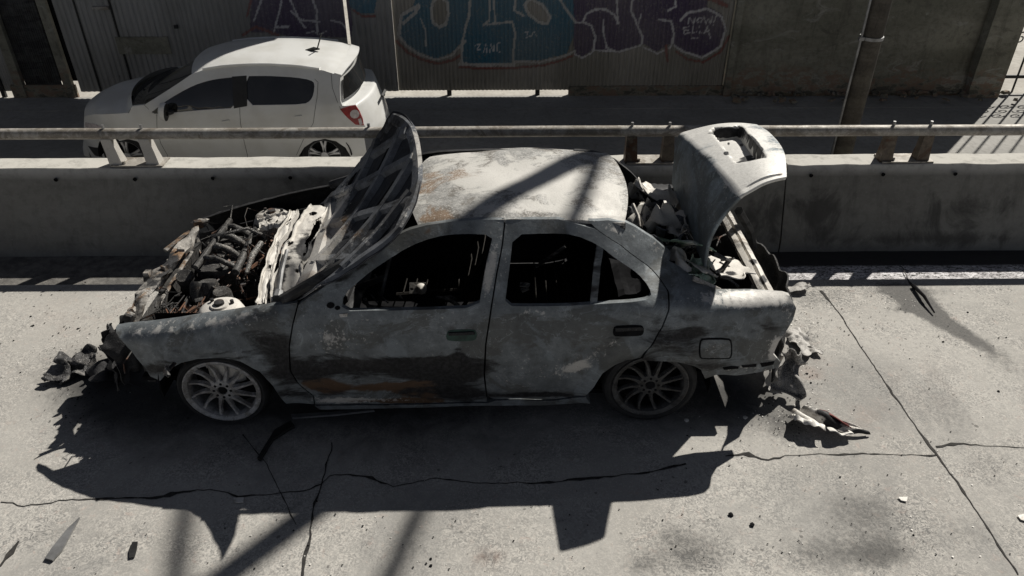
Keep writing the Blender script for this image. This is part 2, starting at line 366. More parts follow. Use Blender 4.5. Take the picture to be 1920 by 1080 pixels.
mb = MB(); mb.add([(-60, 5.0, 0), (60, 5.0, 0), (60, 5.0, -.2), (-60, 5.0, -.2)], [(0, 1, 2, 3)])
struct(mb.build('road_edge', M['concrete']))
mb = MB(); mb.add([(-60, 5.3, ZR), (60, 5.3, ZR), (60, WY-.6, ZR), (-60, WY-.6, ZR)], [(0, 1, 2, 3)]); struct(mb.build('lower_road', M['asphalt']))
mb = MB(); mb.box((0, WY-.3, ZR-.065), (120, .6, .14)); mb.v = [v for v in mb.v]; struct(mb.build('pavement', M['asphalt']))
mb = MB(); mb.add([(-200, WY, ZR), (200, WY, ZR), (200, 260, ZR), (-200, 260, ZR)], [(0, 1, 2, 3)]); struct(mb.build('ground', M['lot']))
# cracks and joints
def crack(pxs, wd=.012, jit=.012):
    pts = [atZ(x, y, 0) for x, y in pxs]; L = sum((b-a).length for a, b in zip(pts, pts[1:])); n = max(4, int(L/.035)); v = []; f = []
    for i in range(n+1):
        p = along(pts, i/n); t = (along(pts, min(1, i/n+.02))-along(pts, max(0, i/n-.02))).normalized(); s = Vector((-t.y, t.x, 0))
        o = nz(p, 7, 3)*jit*1.6+nz(p, 22, 5)*jit*1.1+rnd.uniform(-.25, .25)*jit; ww = wd*max(.4, .6+1.5*nz(p, 5, 11)+1.0*nz(p, 18, 4))*(1 if rnd.random() > .06 else 2.0)
        v += [p+s*(o-ww/2)+Vector((0, 0, .003)), p+s*(o+ww/2)+Vector((0, 0, .003))]
    f = [(2*i, 2*i+1, 2*i+3, 2*i+2) for i in range(n)]
    struct(obj('road_crack', v, f, M['crack']))
crack([(1538, 545), (1575, 590), (1640, 690), (1700, 775), (1755, 850), (1815, 935), (1910, 1078)], .014, .006)
crack([(622, 830), (612, 880), (597, 925), (583, 990), (565, 1080)], .016, .008)
crack([(0, 944), (50, 948), (110, 938), (190, 935), (290, 934), (345, 921), (390, 918), (450, 930), (540, 925), (600, 912), (622, 890), (680, 893), (740, 910), (810, 898), (930, 908), (1060, 903), (1130, 895), (1210, 888), (1285, 868)], .013, .010)
crack([(1360, 855), (1400, 852), (1440, 861), (1530, 850), (1640, 853), (1755, 853)], .010, .010)
crack([(1755, 838), (1800, 832), (1870, 838), (1925, 840)], .010, .008)
crack([(455, 815), (500, 870), (555, 985)], .009, .003)
crack([(0, 1062), (20, 1040), (35, 1015)], .012, .006)
crack([(1690, 500), (1725, 560), (1735, 580)], .02, .008)
# ------------------------------------------------------------------ concrete barrier with pipe rail
def barrier(x0, x1, label):
    prof = [(YB, -.05), (YB+.015, .10), (YB+.205, .675), (YB+.22, .69), (YB+.425, .69), (YB+.435, .675), (YB+.50, ZR-.02)]
    X = frange(x0, x1, .12); v = []; f = []
    den = []
    for (a, b), (c, d) in zip(prof, prof[1:]):
        k = 8 if abs(d-b) > .5 else 1
        den += [(lerp(a, c, i/k), lerp(b, d, i/k)) for i in range(k)]
    den.append(prof[-1]); n = len(den)
    for x in X:
        for y, z in den:
            p = Vector((x, y, z)); q = nz(p, 5)*.005+nz(p, 17)*.003-(.008*smooth01(.42, .6, nz((x*3.1, 0, 0), 3.1, 2)) if .66 < z < .7 and y < YB+.25 else 0); v.append((x, y+q, z+(q if z > .5 else 0)))
    f = [(i*n+j, (i+1)*n+j, (i+1)*n+j+1, i*n+j+1) for i in range(len(X)-1) for j in range(n-1)]+[tuple(range(n)), tuple((len(X)-1)*n+j for j in range(n))[::-1]]
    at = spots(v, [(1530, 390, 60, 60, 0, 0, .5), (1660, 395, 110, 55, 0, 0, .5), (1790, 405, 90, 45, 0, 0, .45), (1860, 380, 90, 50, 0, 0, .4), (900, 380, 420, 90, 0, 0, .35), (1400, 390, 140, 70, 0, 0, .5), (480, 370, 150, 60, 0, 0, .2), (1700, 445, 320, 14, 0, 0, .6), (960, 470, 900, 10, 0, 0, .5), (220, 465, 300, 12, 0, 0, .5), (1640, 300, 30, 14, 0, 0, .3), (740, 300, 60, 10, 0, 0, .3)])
    at = [(a[0], 1.0 if q[2] > .66 and q[1] > YB+.19 else 0, 0, 1) for a, q in zip(at, v)]  # top marked pale, painting in its bright sunlit look
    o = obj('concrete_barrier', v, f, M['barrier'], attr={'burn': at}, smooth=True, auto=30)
    tag(o, label, 'barrier', 'concrete barrier along the road'); return o
XJ = atY(1476, 380, 5.5).x
b1 = barrier(-16, XJ-.006, 'long grey concrete barrier running behind the burnt car, left of the vertical joint')
b2 = barrier(XJ+.006, 16, 'soot stained concrete barrier right of the open boot, beyond the vertical joint')
# small form-tie holes
for bx, lab in ((b1, [(106, 336), (254, 335), (400, 333), (545, 332)]), (b2, [(1520, 328), (1655, 326), (1790, 325)])):
    mb = MB()
    for (x, y) in lab:
        p = atY(x, y, YB+.182); mb.lathe([(.0, .0), (.014, .0), (.016, .01)], 8, Matrix.Translation(p+Vector((0, -.006, 0))) @ Matrix.Rotation(R(90), 4, 'X'))
    mb.build_each('tie_hole', M['soot'], bx)
RY, RZ = 5.715, .965
rail = thing('guard_rail', 'weathered horizontal pipe rail on paired steel brackets above the concrete barrier', 'guard rail', (0, RY, .72))
mb = MB(); mb.tube([(x, RY+nz((x, 0, 0), .4)*.006, RZ+nz((x, 3, 0), .5)*.006) for x in frange(-16, 16, .4)], .045, 14)
mb.build('rail_pipe', M['rail'], rail, True)
for k in range(-4, 6):
    xc = -3.02+2.1*k
    for dx in (-.15, .15):
        mb = MB(); x = xc+dx
        prof = [(-.075, 0), (.075, 0), (.05, .12), (.05, .235), (.0, .27), (-.05, .235), (-.055, .12)]
        n = len(prof); tw = .035*(1 if dx > 0 else 1)
        v = [(x+s*(.052-.012*z/.27)+tw*(1-z/.27)*.5, RY+.04+y*.7-.04*z/.27, .69+z) for s in (-1, 1) for y, z in prof]
        mb.add(v, [tuple(range(n))[::-1], tuple(range(n, 2*n))]+[(i, (i+1) % n, n+(i+1) % n, n+i) for i in range(n)])
        mb.build('bracket', M['rail'] if k < 2 else M['rail_rust'], rail, attr={'burn': spots(mb.v, [], (0, .5 if k < 2 else 0, 0))})
    mb = MB(); mb.box((xc+.04, RY+.05, .698), (.42, .17, .014))
    for dx in (-.1, .12): mb.tube([(xc+dx+.03, RY+.0, .705), (xc+dx+.03, RY+.0, .73)], .012, 6)
    mb.build('base_plate', M['rail'], rail)
    mb = MB()
    for dx in (-.15, .15): mb.tube([(xc+dx+.0, RY, RZ+.04), (xc+dx+.0, RY, RZ+.075)], .012, 6)
    mb.build_each('bolt', M['steel'], rail)
# ------------------------------------------------------------------ street front: ribbed sheets, painted hoarding, concrete wall
def rib(x, per, dep):
    t = (x/per) % 1; e = .12
    return dep*(smooth01(.0, e, t)-smooth01(.5, .5+e, t))
LIGHT, RED, TEAL, PURP, DARK, WHITE, BLUE2 = (.50, .48, .45), (.24, .07, .06), (.045, .14, .20), (.085, .06, .11), (.05, .045, .065), (.62, .6, .6), (.06, .17, .25)
GF = [  # filled shapes: colour, outline px polygon (photo positions on the wall)
 (PURP, [(470, 62), (468, 30), (480, -60), (660, -60), (660, 70), (600, 68), (560, 74), (510, 60)]),
 (TEAL, [(655, -60), (655, 10), (672, 24), (702, 26), (712, -60)]),
 (TEAL, [(748, 62), (752, 30), (775, 10), (800, -60), (880, -60), (882, 40), (870, 75), (848, 100), (815, 110), (785, 98), (760, 80)]),
 (TEAL, [(866, -60), (866, 118), (962, 118), (970, 50), (968, -60)]),
 (TEAL, [(962, -60), (962, 112), (1010, 112), (1062, 100), (1080, 60), (1074, -60)]),
 (PURP, [(1076, -60), (1076, 102), (1092, 106), (1112, 92), (1130, 96), (1170, 96), (1204, 82), (1230, 98), (1262, 80), (1290, -60)]),
 (PURP, [(1264, -60), (1262, 80), (1280, 100), (1312, 106), (1345, 90), (1362, 55), (1352, 26), (1325, 12), (1330, -60)]),
]
GH = [[(808, 20), (812, 2), (824, -4), (838, 4), (842, 24), (836, 44), (824, 50), (812, 42)], [(984, 8), (994, -2), (1016, 10), (1030, 32), (1026, 44), (1010, 42), (992, 26)]]   # wall shows through
GL = [  # strokes: colour, half width, px polyline
 (LIGHT, 3.5, [(748, 62), (752, 30), (784, 10)]), (LIGHT, 3.5, [(784, 12), (778, 24), (756, 44)]), (LIGHT, 3, [(748, 66), (762, 84), (785, 102), (815, 113), (848, 104), (872, 78)]), (RED, 3, [(744, 76), (764, 96), (790, 112), (820, 121), (852, 112), (862, 106)]),
 (LIGHT, 2.5, [(866, 118), (866, 80), (880, 30), (882, -10)]), (LIGHT, 3.5, [(862, 121), (964, 121)]), (RED, 2.6, [(862, 127), (966, 127), (1020, 122), (1060, 110), (1075, 104)]), (LIGHT, 2.2, [(918, -10), (916, 40), (906, 46)]), (LIGHT, 2.2, [(906, 47), (962, 42), (966, 60), (962, 118)]), (LIGHT, 2.2, [(926, -10), (928, 42)]),
 (LIGHT, 3, [(966, 116), (1010, 116), (1060, 104), (1078, 96)]), (LIGHT, 2.4, [(968, -10), (966, 20), (984, 30)]), (LIGHT, 2.5, [(1044, -10), (1060, 15), (1078, 40)]),
 (LIGHT, 1.6, [(788, 34), (798, 56), (797, 86)]),
 (WHITE, 2.2, [(1078, 102), (1092, 109), (1110, 98), (1116, 70), (1108, 48), (1092, 40), (1098, 26), (1115, 18), (1135, 18), (1150, 28), (1158, 44)]), (WHITE, 1.8, [(1130, 38), (1132, 66), (1136, 90), (1150, 96)]), (WHITE, 2, [(1080, 42), (1092, 40)]), (WHITE, 1.8, [(1158, -10), (1156, 44)]),
 (WHITE, 2.2, [(1188, -10), (1182, 20), (1192, 44), (1205, 70), (1202, 86), (1160, 98), (1112, 94)]), (WHITE, 2, [(1235, 36), (1258, 40), (1264, 62), (1262, 82)]), (WHITE, 2.2, [(1206, 90), (1232, 101), (1256, 90), (1262, 82)]), (WHITE, 2, [(1264, -10), (1268, 12), (1252, 20)]), (WHITE, 1.6, [(1196, 44), (1200, 26)]),
 (WHITE, 2.6, [(1276, 38), (1290, 22), (1325, 16), (1352, 32), (1361, 56), (1350, 88), (1315, 108), (1285, 100), (1266, 86)]), (RED, 2.5, [(1268, 96), (1288, 112), (1318, 116), (1350, 98), (1368, 66)]), (RED, 3, [(1250, 86), (1252, 114)]), (RED, 5, [(1318, -10), (1362, 10)]),
 (WHITE, 1.1, [(1290, 44), (1292, 32), (1300, 44), (1302, 32)]), (WHITE, 1.1, [(1305, 40), (1310, 32), (1316, 36), (1312, 44), (1305, 40)]), (WHITE, 1.1, [(1318, 32), (1322, 45), (1327, 36), (1331, 45), (1334, 31)]), (WHITE, 1.1, [(1342, 30), (1337, 42)]), (WHITE, 1.1, [(1335, 46), (1336, 47)]),
 (WHITE, 1.1, [(1292, 50), (1282, 52), (1284, 63), (1294, 61)]), (WHITE, 1, [(1283, 57), (1291, 56)]), (WHITE, 1.1, [(1299, 50), (1299, 62), (1306, 61)]), (WHITE, 1.1, [(1311, 50), (1311, 62), (1317, 61)]), (WHITE, 1.1, [(1320, 64), (1325, 50), (1332, 72)]), (WHITE, 1.0, [(1322, 60), (1330, 58)]), (WHITE, .9, [(1298, 71), (1310, 71)]),
 (WHITE, .8, [(890, 84), (900, 80), (893, 92), (903, 91)]), (WHITE, .8, [(906, 100), (910, 82), (914, 100)]), (WHITE, .8, [(919, 100), (919, 82), (926, 98), (926, 80)]), (WHITE, .8, [(938, 80), (931, 82), (932, 98), (940, 98)]), (WHITE, .8, [(980, 62), (990, 60), (986, 70), (996, 68), (1000, 60), (1006, 70)]),
 (WHITE, 2, [(512, 60), (524, 20), (530, -10)]), (WHITE, 2, [(516, 50), (542, 50)]), (WHITE, 2, [(540, -10), (562, 36), (572, 50)]), (WHITE, 2, [(584, -10), (594, 20), (594, 62)]), (WHITE, 1.5, [(618, 36), (640, 42), (655, 60)]), (WHITE, 1, [(575, 60), (588, 58), (600, 64), (612, 58)]), (WHITE, 1.6, [(546, 20), (566, 36), (600, 40)]), (WHITE, 2.2, [(476, 40), (486, 10), (494, -10)]),
 (RED, 3, [(455, 66), (480, 52), (500, 58), (520, 66)]), (RED, 2.4, [(462, 30), (470, 0)]), (RED, 2.4, [(664, 20), (680, 30), (704, 30)]),
]
GLB = [(c, w_, p, min(q[0] for q in p)-8, max(q[0] for q in p)+8, min(q[1] for q in p)-8, max(q[1] for q in p)+8) for c, w_, p in GL]
def paint_at(p):
    x, y = proj((p[0], p[1], p[2])); x += nz(p, 3, 2)*2.5; y += nz(p, 3, 8)*2.5
    if y > 132 or y < -58: return (0, 0, 0, 0)
    col = None; al = 0
    for c, poly in GF:
        if inside(x, y, poly): col = c; al = .92
    if col:
        for h in GH:
            if inside(x, y, h): col = None; al = 0
            if polydist(x, y, h) < 3: col = LIGHT; al = .85
    for c, w_, pl, a, b_, c0, d0 in GLB:
        if a < x < b_ and c0 < y < d0 and polydist(x, y, pl, False) < w_*.9: col = c; al = .85
    return (*col, al*(.88+.3*nz(p, 1.7, 5))) if col else (0, 0, 0, 0)
def ribbed(name, x0, x1, z0, z1, y, per, dep, mat, parent, step=.016, paint=False):
    X = frange(x0, x1, step); Z = [z for z in frange(z0, 1.0, .02)]+[1.3, z1] if paint else [z0, lerp(z0, z1, .3), lerp(z0, z1, .6), z1]
    v = [(x, y+rib(x, per, dep)+nz((x, 0, z), 1.2)*.012, z) for x in X for z in Z]; n = len(Z)
    f = [(i*n+j, (i+1)*n+j, (i+1)*n+j+1, i*n+j+1) for i in range(len(X)-1) for j in range(n-1)]
    cl = [paint_at(p) for p in v] if paint else [(0, 0, 0, 0)]*len(v)
    o = obj(name, v, f, mat, parent, attr={'paint': cl})
    md = o.modifiers.new('s', 'SOLIDIFY'); md.thickness = .004; return o
XG = atY(657, 90, WY).x
def wx(px, py=100): return atY(px, py, WY).x
GB = ZR+.095
# left: grey ribbed shed front with gate
shed = thing('ribbed_shed_front', 'dark grey ribbed metal shed front with mesh gate behind the white hatchback', 'wall', (-6, WY, ZR))
ribbed('sheet', wx(128), XG-.03, GB, 4.4, WY, .085, .014, M['grey_sheet'], shed, paint=True)
ribbed('gate_sheet', -16, wx(6), GB, 4.4, WY+.05, .03, .006, M['grey_sheet'], shed)
mb = MB(); mb.box((wx(-150), WY+.12, 2.0), (wx(140)-wx(-440), .04, 5.2)); mb.build('backing_sheet', M['soot'], shed)  # added behind the gate to stop sunlight leaking through its gaps
ribbed('mesh_gate', wx(22), wx(92), GB, 4.4, WY+.06, .035, .008, M['dark_metal'], shed)
for px in (14, 108): mb = MB(); mb.box((wx(px), WY+.02, 1.6), (.13, .08, 5.1)); mb.build('gate_post', M['grey_sheet'] if False else M['steel'] if False else M['wall_conc'], shed)
for px in (168, 232): mb = MB(); mb.box((wx(px), WY-.006, 1.7), (.018, .03, 5.0)); mb.build('seam', M['black_plastic'], shed)
mb = MB(); p = atY(189, 15, WY-.03); mb.box(p, (.24, .05, .045)); mb.build('vent', M['rail'], shed)
mb = MB(); p = atY(330, 50, WY-.02); mb.box(p, (.05, .04, .05)); mb.build('latch', M['iron'], shed)
mb = MB(); p = atY(270, 92, WY-.03); mb.box((p.x, WY-.012, p.z+.05), (.8, .02, .26)); mb.build('patch_panel', M['black_plastic'] if False else M['wall_conc'], shed)
mb = MB(); mb.box((wx(657)+.1, WY+.2, 3.9), (2.3, .3, 1.4)); mb.build('shade_box', M['wall_conc'], shed)  # unseen box added to cast the shade edge on the white car
for px in (0, 130, 230, 330, 470, 600): mb = MB(); mb.box((wx(px, 165), WY+.04, ZR+.1), (.06, .05, .5)); mb.build('foot_post', M['iron'], shed)
mb = MB(); mb.box((wx(80, 165), WY+.03, ZR+.1), (wx(150, 165)-wx(28, 165), .04, .2)); mb.build('skirt', M['wall_conc'], shed)
mb = MB(); mb.box((lerp(wx(215, 165), wx(640, 165), .5), WY+.03, ZR+.1), (wx(640, 165)-wx(210, 165), .04, .2)); mb.build('skirt', M['wall_conc'], shed)
# middle: hoarding with graffiti, raised above the pavement so daylight shows under it
XE = wx(1366, 90)
hoard = thing('graffiti_hoarding', 'corrugated sheet hoarding covered in blue and purple graffiti letters, raised off the pavement', 'hoarding', (1, WY, ZR))
ribbed('plain_sheet', XG+.025, wx(742), GB, 2.75, WY-.03, .085, .014, M['grey_sheet'], hoard, paint=True)
ribbed('painted_sheet', wx(742), XE, GB, 2.75, WY, .062, .016, M['hoarding'], hoard, paint=True)
for px in (716, 842, 1008, 1180, 1330): mb = MB(); mb.box((wx(px, 170), WY+.05, ZR+.5), (.07, .06, 1.2)); mb.build('post', M['iron'], hoard)
mb = MB(); mb.box((lerp(wx(1066, 170), XE, .5), WY+.02, ZR+.06), (XE-wx(1066, 170), .1, .2)); mb.build('kerb_board', M['wall_conc'], hoard)
# right: stained concrete wall, pilaster at its end
XW = wx(1886, 100)
cw = thing('concrete_wall', 'stained olive grey concrete wall with a pilaster at its right end, behind the utility pole', 'wall', (5, WY, ZR))
X = frange(XE+.02, XW-.5, .08); Z = frange(ZR-.02, 4.0, .1); n = len(Z)
v = [(x, WY-.02+nz((x, 0, z), 2)*.012+nz((x, 5, z), 8)*.005-(.05*smooth01(-.42, -.62, z)), z) for x in X for z in Z]
o = obj('wall_face', v, [(i*n+j, (i+1)*n+j, (i+1)*n+j+1, i*n+j+1) for i in range(len(X)-1) for j in range(n-1)], M['wall_conc'], cw, True)
md = o.modifiers.new('s', 'SOLIDIFY'); md.thickness = .2; md.offset = -1 if False else 1
mb = MB(); mb.box((XW-.26, WY-.04, 1.6), (.5, .34, 4.9)); mb.build('pilaster', M['wall_conc'], cw)
mb = MB(); mb.box((XE+.06, WY-.05, 1.6), (.1, .08, 4.9)); mb.build('edge_strip', M['wall_conc'], cw)
mb = MB()
for i in range(60):
    x = rnd.uniform(XE+.1, XW+.3); mb.box((x, WY-.1-rnd.random()**2*.4, ZR+.06+rnd.random()*.03), (rnd.uniform(.03, .16), rnd.uniform(.03, .1), rnd.uniform(.02, .07)), Matrix.Rotation(rnd.random()*6, 3, 'Z') @ Matrix.Rotation(rnd.uniform(-.3, .3), 3, 'X'), .7)
o = mb.build('rubble', M['wall_conc']); o['kind'] = 'stuff'; tag(o, 'loose broken rubble along the foot of the concrete wall', 'rubble')
# iron fence beyond the wall's end
fence = thing('iron_fence', 'black wrought iron fence with scrollwork beyond the right end of the concrete wall', 'fence', (9, WY+.1, ZR))
mb = MB()
for i in range(22): x = XW+.15+i*.24; mb.tube([(x, WY+.1, ZR), (x, WY+.1, 3.2)], .016, 6)
mb.build_each('picket', M['iron'], fence)
mb = MB()
for z in (ZR+.25, 3.1): mb.box((XW+2.4, WY+.1, z), (4.8, .03, .05))
mb.build_each('fence_rail', M['iron'], fence)
mb = MB()
for i in range(9):
    cx = XW+.2+i*.28
    for cz, s in ((.02, 1), (.26, -1), (.5, 1)):
        mb.tube([(cx+s*.11*(1-k/20)*math.cos(k*.5), WY+.08, cz+.11*(1-k/20)*math.sin(k*.5)) for k in range(17)], .011, 5)
mb.build_each('scroll', M['iron'], fence)
# utility pole, conduit, clamp; two cable bundles overhead
pb = atY(1582, 272, 8.85); pb.z = ZR
pole = thing('utility_pole', 'round stained concrete utility pole with thin conduit and clamp ring', 'utility pole', pb)
mb = MB(); mb.tube([(pb.x+nz((0, 0, z), .5)*.01, pb.y, z) for z in frange(ZR, 10.0, .5)], [lerp(.128, .08, i/22) for i in range(len(frange(ZR, 10.0, .5)))], 18)
mb.build('shaft', M['pole'], pole, True)
mb = MB(); mb.tube([(pb.x-.15+nz((0, 1, z), .8)*.012, pb.y-.06, z) for z in frange(ZR, 4.5, .3)], .014, 8); mb.build('conduit', M['steel'], pole, True)
zc = atY(1630, 70, pb.y).z
mb = MB(); mb.tube([(pb.x, pb.y, zc-.018), (pb.x, pb.y, zc+.018)],   .132, 20); mb.box((pb.x-.145, pb.y-.06, zc), (.06, .04, .04)); mb.build('clamp_ring', M['steel'], pole, True)
for (pa, pc, zz, lab) in (((350, 940), (330, 1070), 9.3, 'left'), (None, None, 9.25, 'right')):
    if pa: a = atZ(*pa, 0); c = atZ(*pc, 0)
    else: a = Vector((-.37, 3.1, 0)); c = Vector((-.52, 2.55, 0))
    sh = Vector((-SX, -SY, 1))*zz; a = a+sh; c = c+sh; d = (a-c).normalized()
    mb = MB(); mb.tube([c+d*s for s in (-14, -6, 0, 1.0 if pa else 2.2)], .05, 8)
    tag(mb.build('overhead_cable', M['black_plastic'], None, True), 'thick black cable bundle strung overhead from the utility pole, %s of the pair' % lab, 'cable', 'cables on the utility pole')
# ================================================================== BURNT CAR
YC = 4.22; XFW = atY(415, 735, 3.40).x; XRW = atY(1218, 728, 3.42).x
ZFW, ZRW = .27, .285
car = thing('burnt_car', 'burnt out grey saloon with raised bonnet and open boot, stripped of glass', 'car', ((XFW+XRW)/2, YC, 0))
YH = [(.10, .775), (.18, .80), (.32, .835), (.48, .85), (.62, .848), (.74, .832), (.82, .81), (.86, .79), (.95, .735), (1.08, .645), (1.18, .56), (1.25, .495), (1.4, .36)]
def yh(X, Z):
    y = interp(YH, Z)
    if X < -1.6: y -= .13*((-1.6-X)/.67)**2
    if X > 1.0: y -= .06*((X-1.0)/.6)**2
    if X > .5 and Z > .86: y -= .36*(min(X, 1.05)-.48)**2*smooth01(.84, 1.0, Z)/.3
    # body-side crease
    if -1.3 < X < 1.3: y += .006*math.exp(-((Z-.66)/.05)**2)
    # rounded top of the front wing
    if X < -1.15:
        zt = .63+.25*(X+2.27)/1.0; q = (Z-(zt-.075))/.075; k = smooth01(-1.15, -1.3, X)
        if q > 0: y -= k*(.075*(1-math.sqrt(max(0, 1-min(1, q)**2)))+max(0, q-1)*.3)
    if X > .95:
        q = (Z-.80)/.105; k = smooth01(.95, 1.2, X)
        if q > 0: y -= k*(.15*(1-math.sqrt(max(0, 1-min(1, q)**2)))+max(0, q-1)*.3)
    # wheel arch flare
    for xw, zw in ((XFW, ZFW), (XRW, ZRW)):
        r = math.hypot(X-xw, Z-zw); y += .018*math.exp(-((r-.345)/.045)**2)
    y += nz((X, 0, Z), 2.2)*.011+nz((X, 4, Z), 6)*.0055+nz((X, 9, Z*1.6), 14)*.0016
    return y
def onside(px, py):
    d = ray(px, py); a = 3.05/d.y; b = 4.2/d.y; n = 60; pf = None
    def g(t): p = CO+d*t; return p.y-(YC-yh(p.x, p.z))
    lo = a
    for i in range(1, n+1):
        t = lerp(a, b, i/n)
        if g(t) >= 0:
            hi = t
            for _ in range(24):
                m = (lo+hi)/2
                if g(m) >= 0: hi = m
                else: lo = m
            p = CO+d*hi; return (p.x, p.z)
        lo = t
    p = CO+d*b; return (p.x, p.z)
def dens(pl, s):
    o = []
    for i, a in enumerate(pl):
        b = pl[(i+1) % len(pl)]; k = max(1, int(math.hypot(b[0]-a[0], b[1]-a[1])/s)); o += [(lerp(a[0], b[0], j/k), lerp(a[1], b[1], j/k)) for j in range(k)]
    return o
def surf_mesh(outl, holes, step, depth, fn, th, sgn=1):
    """outline in (X,Z) -> shell lying on the side surface Y = fn(X,Z), thickness th inward (+Y * sgn)"""
    loops = [dens(outl, step)]+[dens(h, step) for h in holes]
    V = []; E = []
    for L in loops:
        n0 = len(V); V += L; E += [(n0+i, n0+(i+1) % len(L)) for i in range(len(L))]
    x0 = min(p[0] for p in outl); x1 = max(p[0] for p in outl); z0 = min(p[1] for p in outl); z1 = max(p[1] for p in outl)
    for i, x in enumerate(frange(x0, x1, step)):
        for z in frange(z0, z1, step):
            z2 = z+(step/2 if i % 2 else 0)
            if inside(x, z2, outl) and not any(inside(x, z2, h) for h in holes) and all(polydist(x, z2, L) > step*.45 for L in [outl]+list(holes)): V.append((x, z2))
    r = delaunay_2d_cdt([Vector(p) for p in V], E, [], 0, 1e-5)
    P, T = r[0], r[2]; F = []
    for t in T:
        cx = sum(P[i].x for i in t)/3; cz = sum(P[i].y for i in t)/3
        if inside(cx, cz, outl) and not any(inside(cx, cz, h) for h in holes): F.append(tuple(t))
    N = len(P)
    A = [Vector((p.x, fn(p.x, p.y), p.y)) for p in P]; B = [Vector((p.x, fn(p.x, p.y)+th*sgn, p.y)) for p in P]
    f = list(F)+[tuple(i+N for i in t)[::-1] for t in F]
    cnt = {}
    for t in F:
        for i in range(3): e = (t[i], t[(i+1) % 3]); cnt[tuple(sorted(e))] = cnt.get(tuple(sorted(e)), []) + [e]
    for k, es in cnt.items():
        if len(es) == 1: a, b = es[0]; f.append((b, a, a+N, b+N))
    return A+B, f
def panel(name, pxl, holes, mat, marks, th=.03, step=.03, off=0., parent=None, both=True, sm=0, base=(0, 0, 0), solver=None, fn=None, yc=None, labels=(None, None)):
    solver = solver or onside; fn = fn or yh; yc = yc or YC; parent = parent or car
    O = [solver(*p) for p in pxl]; Hs = [[solver(*p) for p in h] for h in holes]
    if sm: O = chaikin(O, sm)
    Hs = [chaikin(h, 1) for h in Hs]
    v, f = surf_mesh(O, Hs, step, 0, lambda x, z: yc-fn(x, z)-off, th)
    o1 = obj(name, v, f, mat, parent, True, {'burn': spots(v, marks, base)} if marks is not None else None, auto=35)
    if labels[0]: o1['label'] = labels[0]
    if both:
        v2 = [Vector((p.x, 2*yc-p.y, p.z)) for p in v]; o2 = obj(name, v2, [q[::-1] for q in f], mat, parent, True, {'burn': spots(v, [], (.8, .0, .0))} if marks is not None else None, auto=35)
        if labels[1]: o2['label'] = labels[1]
        return o1, o2
    return o1, None
def sh(l, dx, dy=0): return [(x+dx, y+dy) for x, y in l]
S1 = [(558, 572), (549, 607), (542, 651), (544, 695), (558, 718), (587, 742), (590, 758)]                # wing | front door
S2 = [(947, 412), (942, 458), (931, 516), (921, 578), (911, 644), (908, 703), (913, 744)]                # front | rear door
S3 = [(1102, 414), (1117, 429), (1164, 460), (1207, 493), (1238, 524), (1253, 547), (1254, 582), (1242, 613), (1214, 656), (1203, 674)]
ARF = [(313, 700), (322, 690), (340, 680), (371, 673), (411, 671), (451, 678), (487, 697), (513, 725), (537, 757)]
ARR = [(1107, 753), (1117, 728), (1133, 703), (1155, 688), (1176, 679), (1203, 674)]
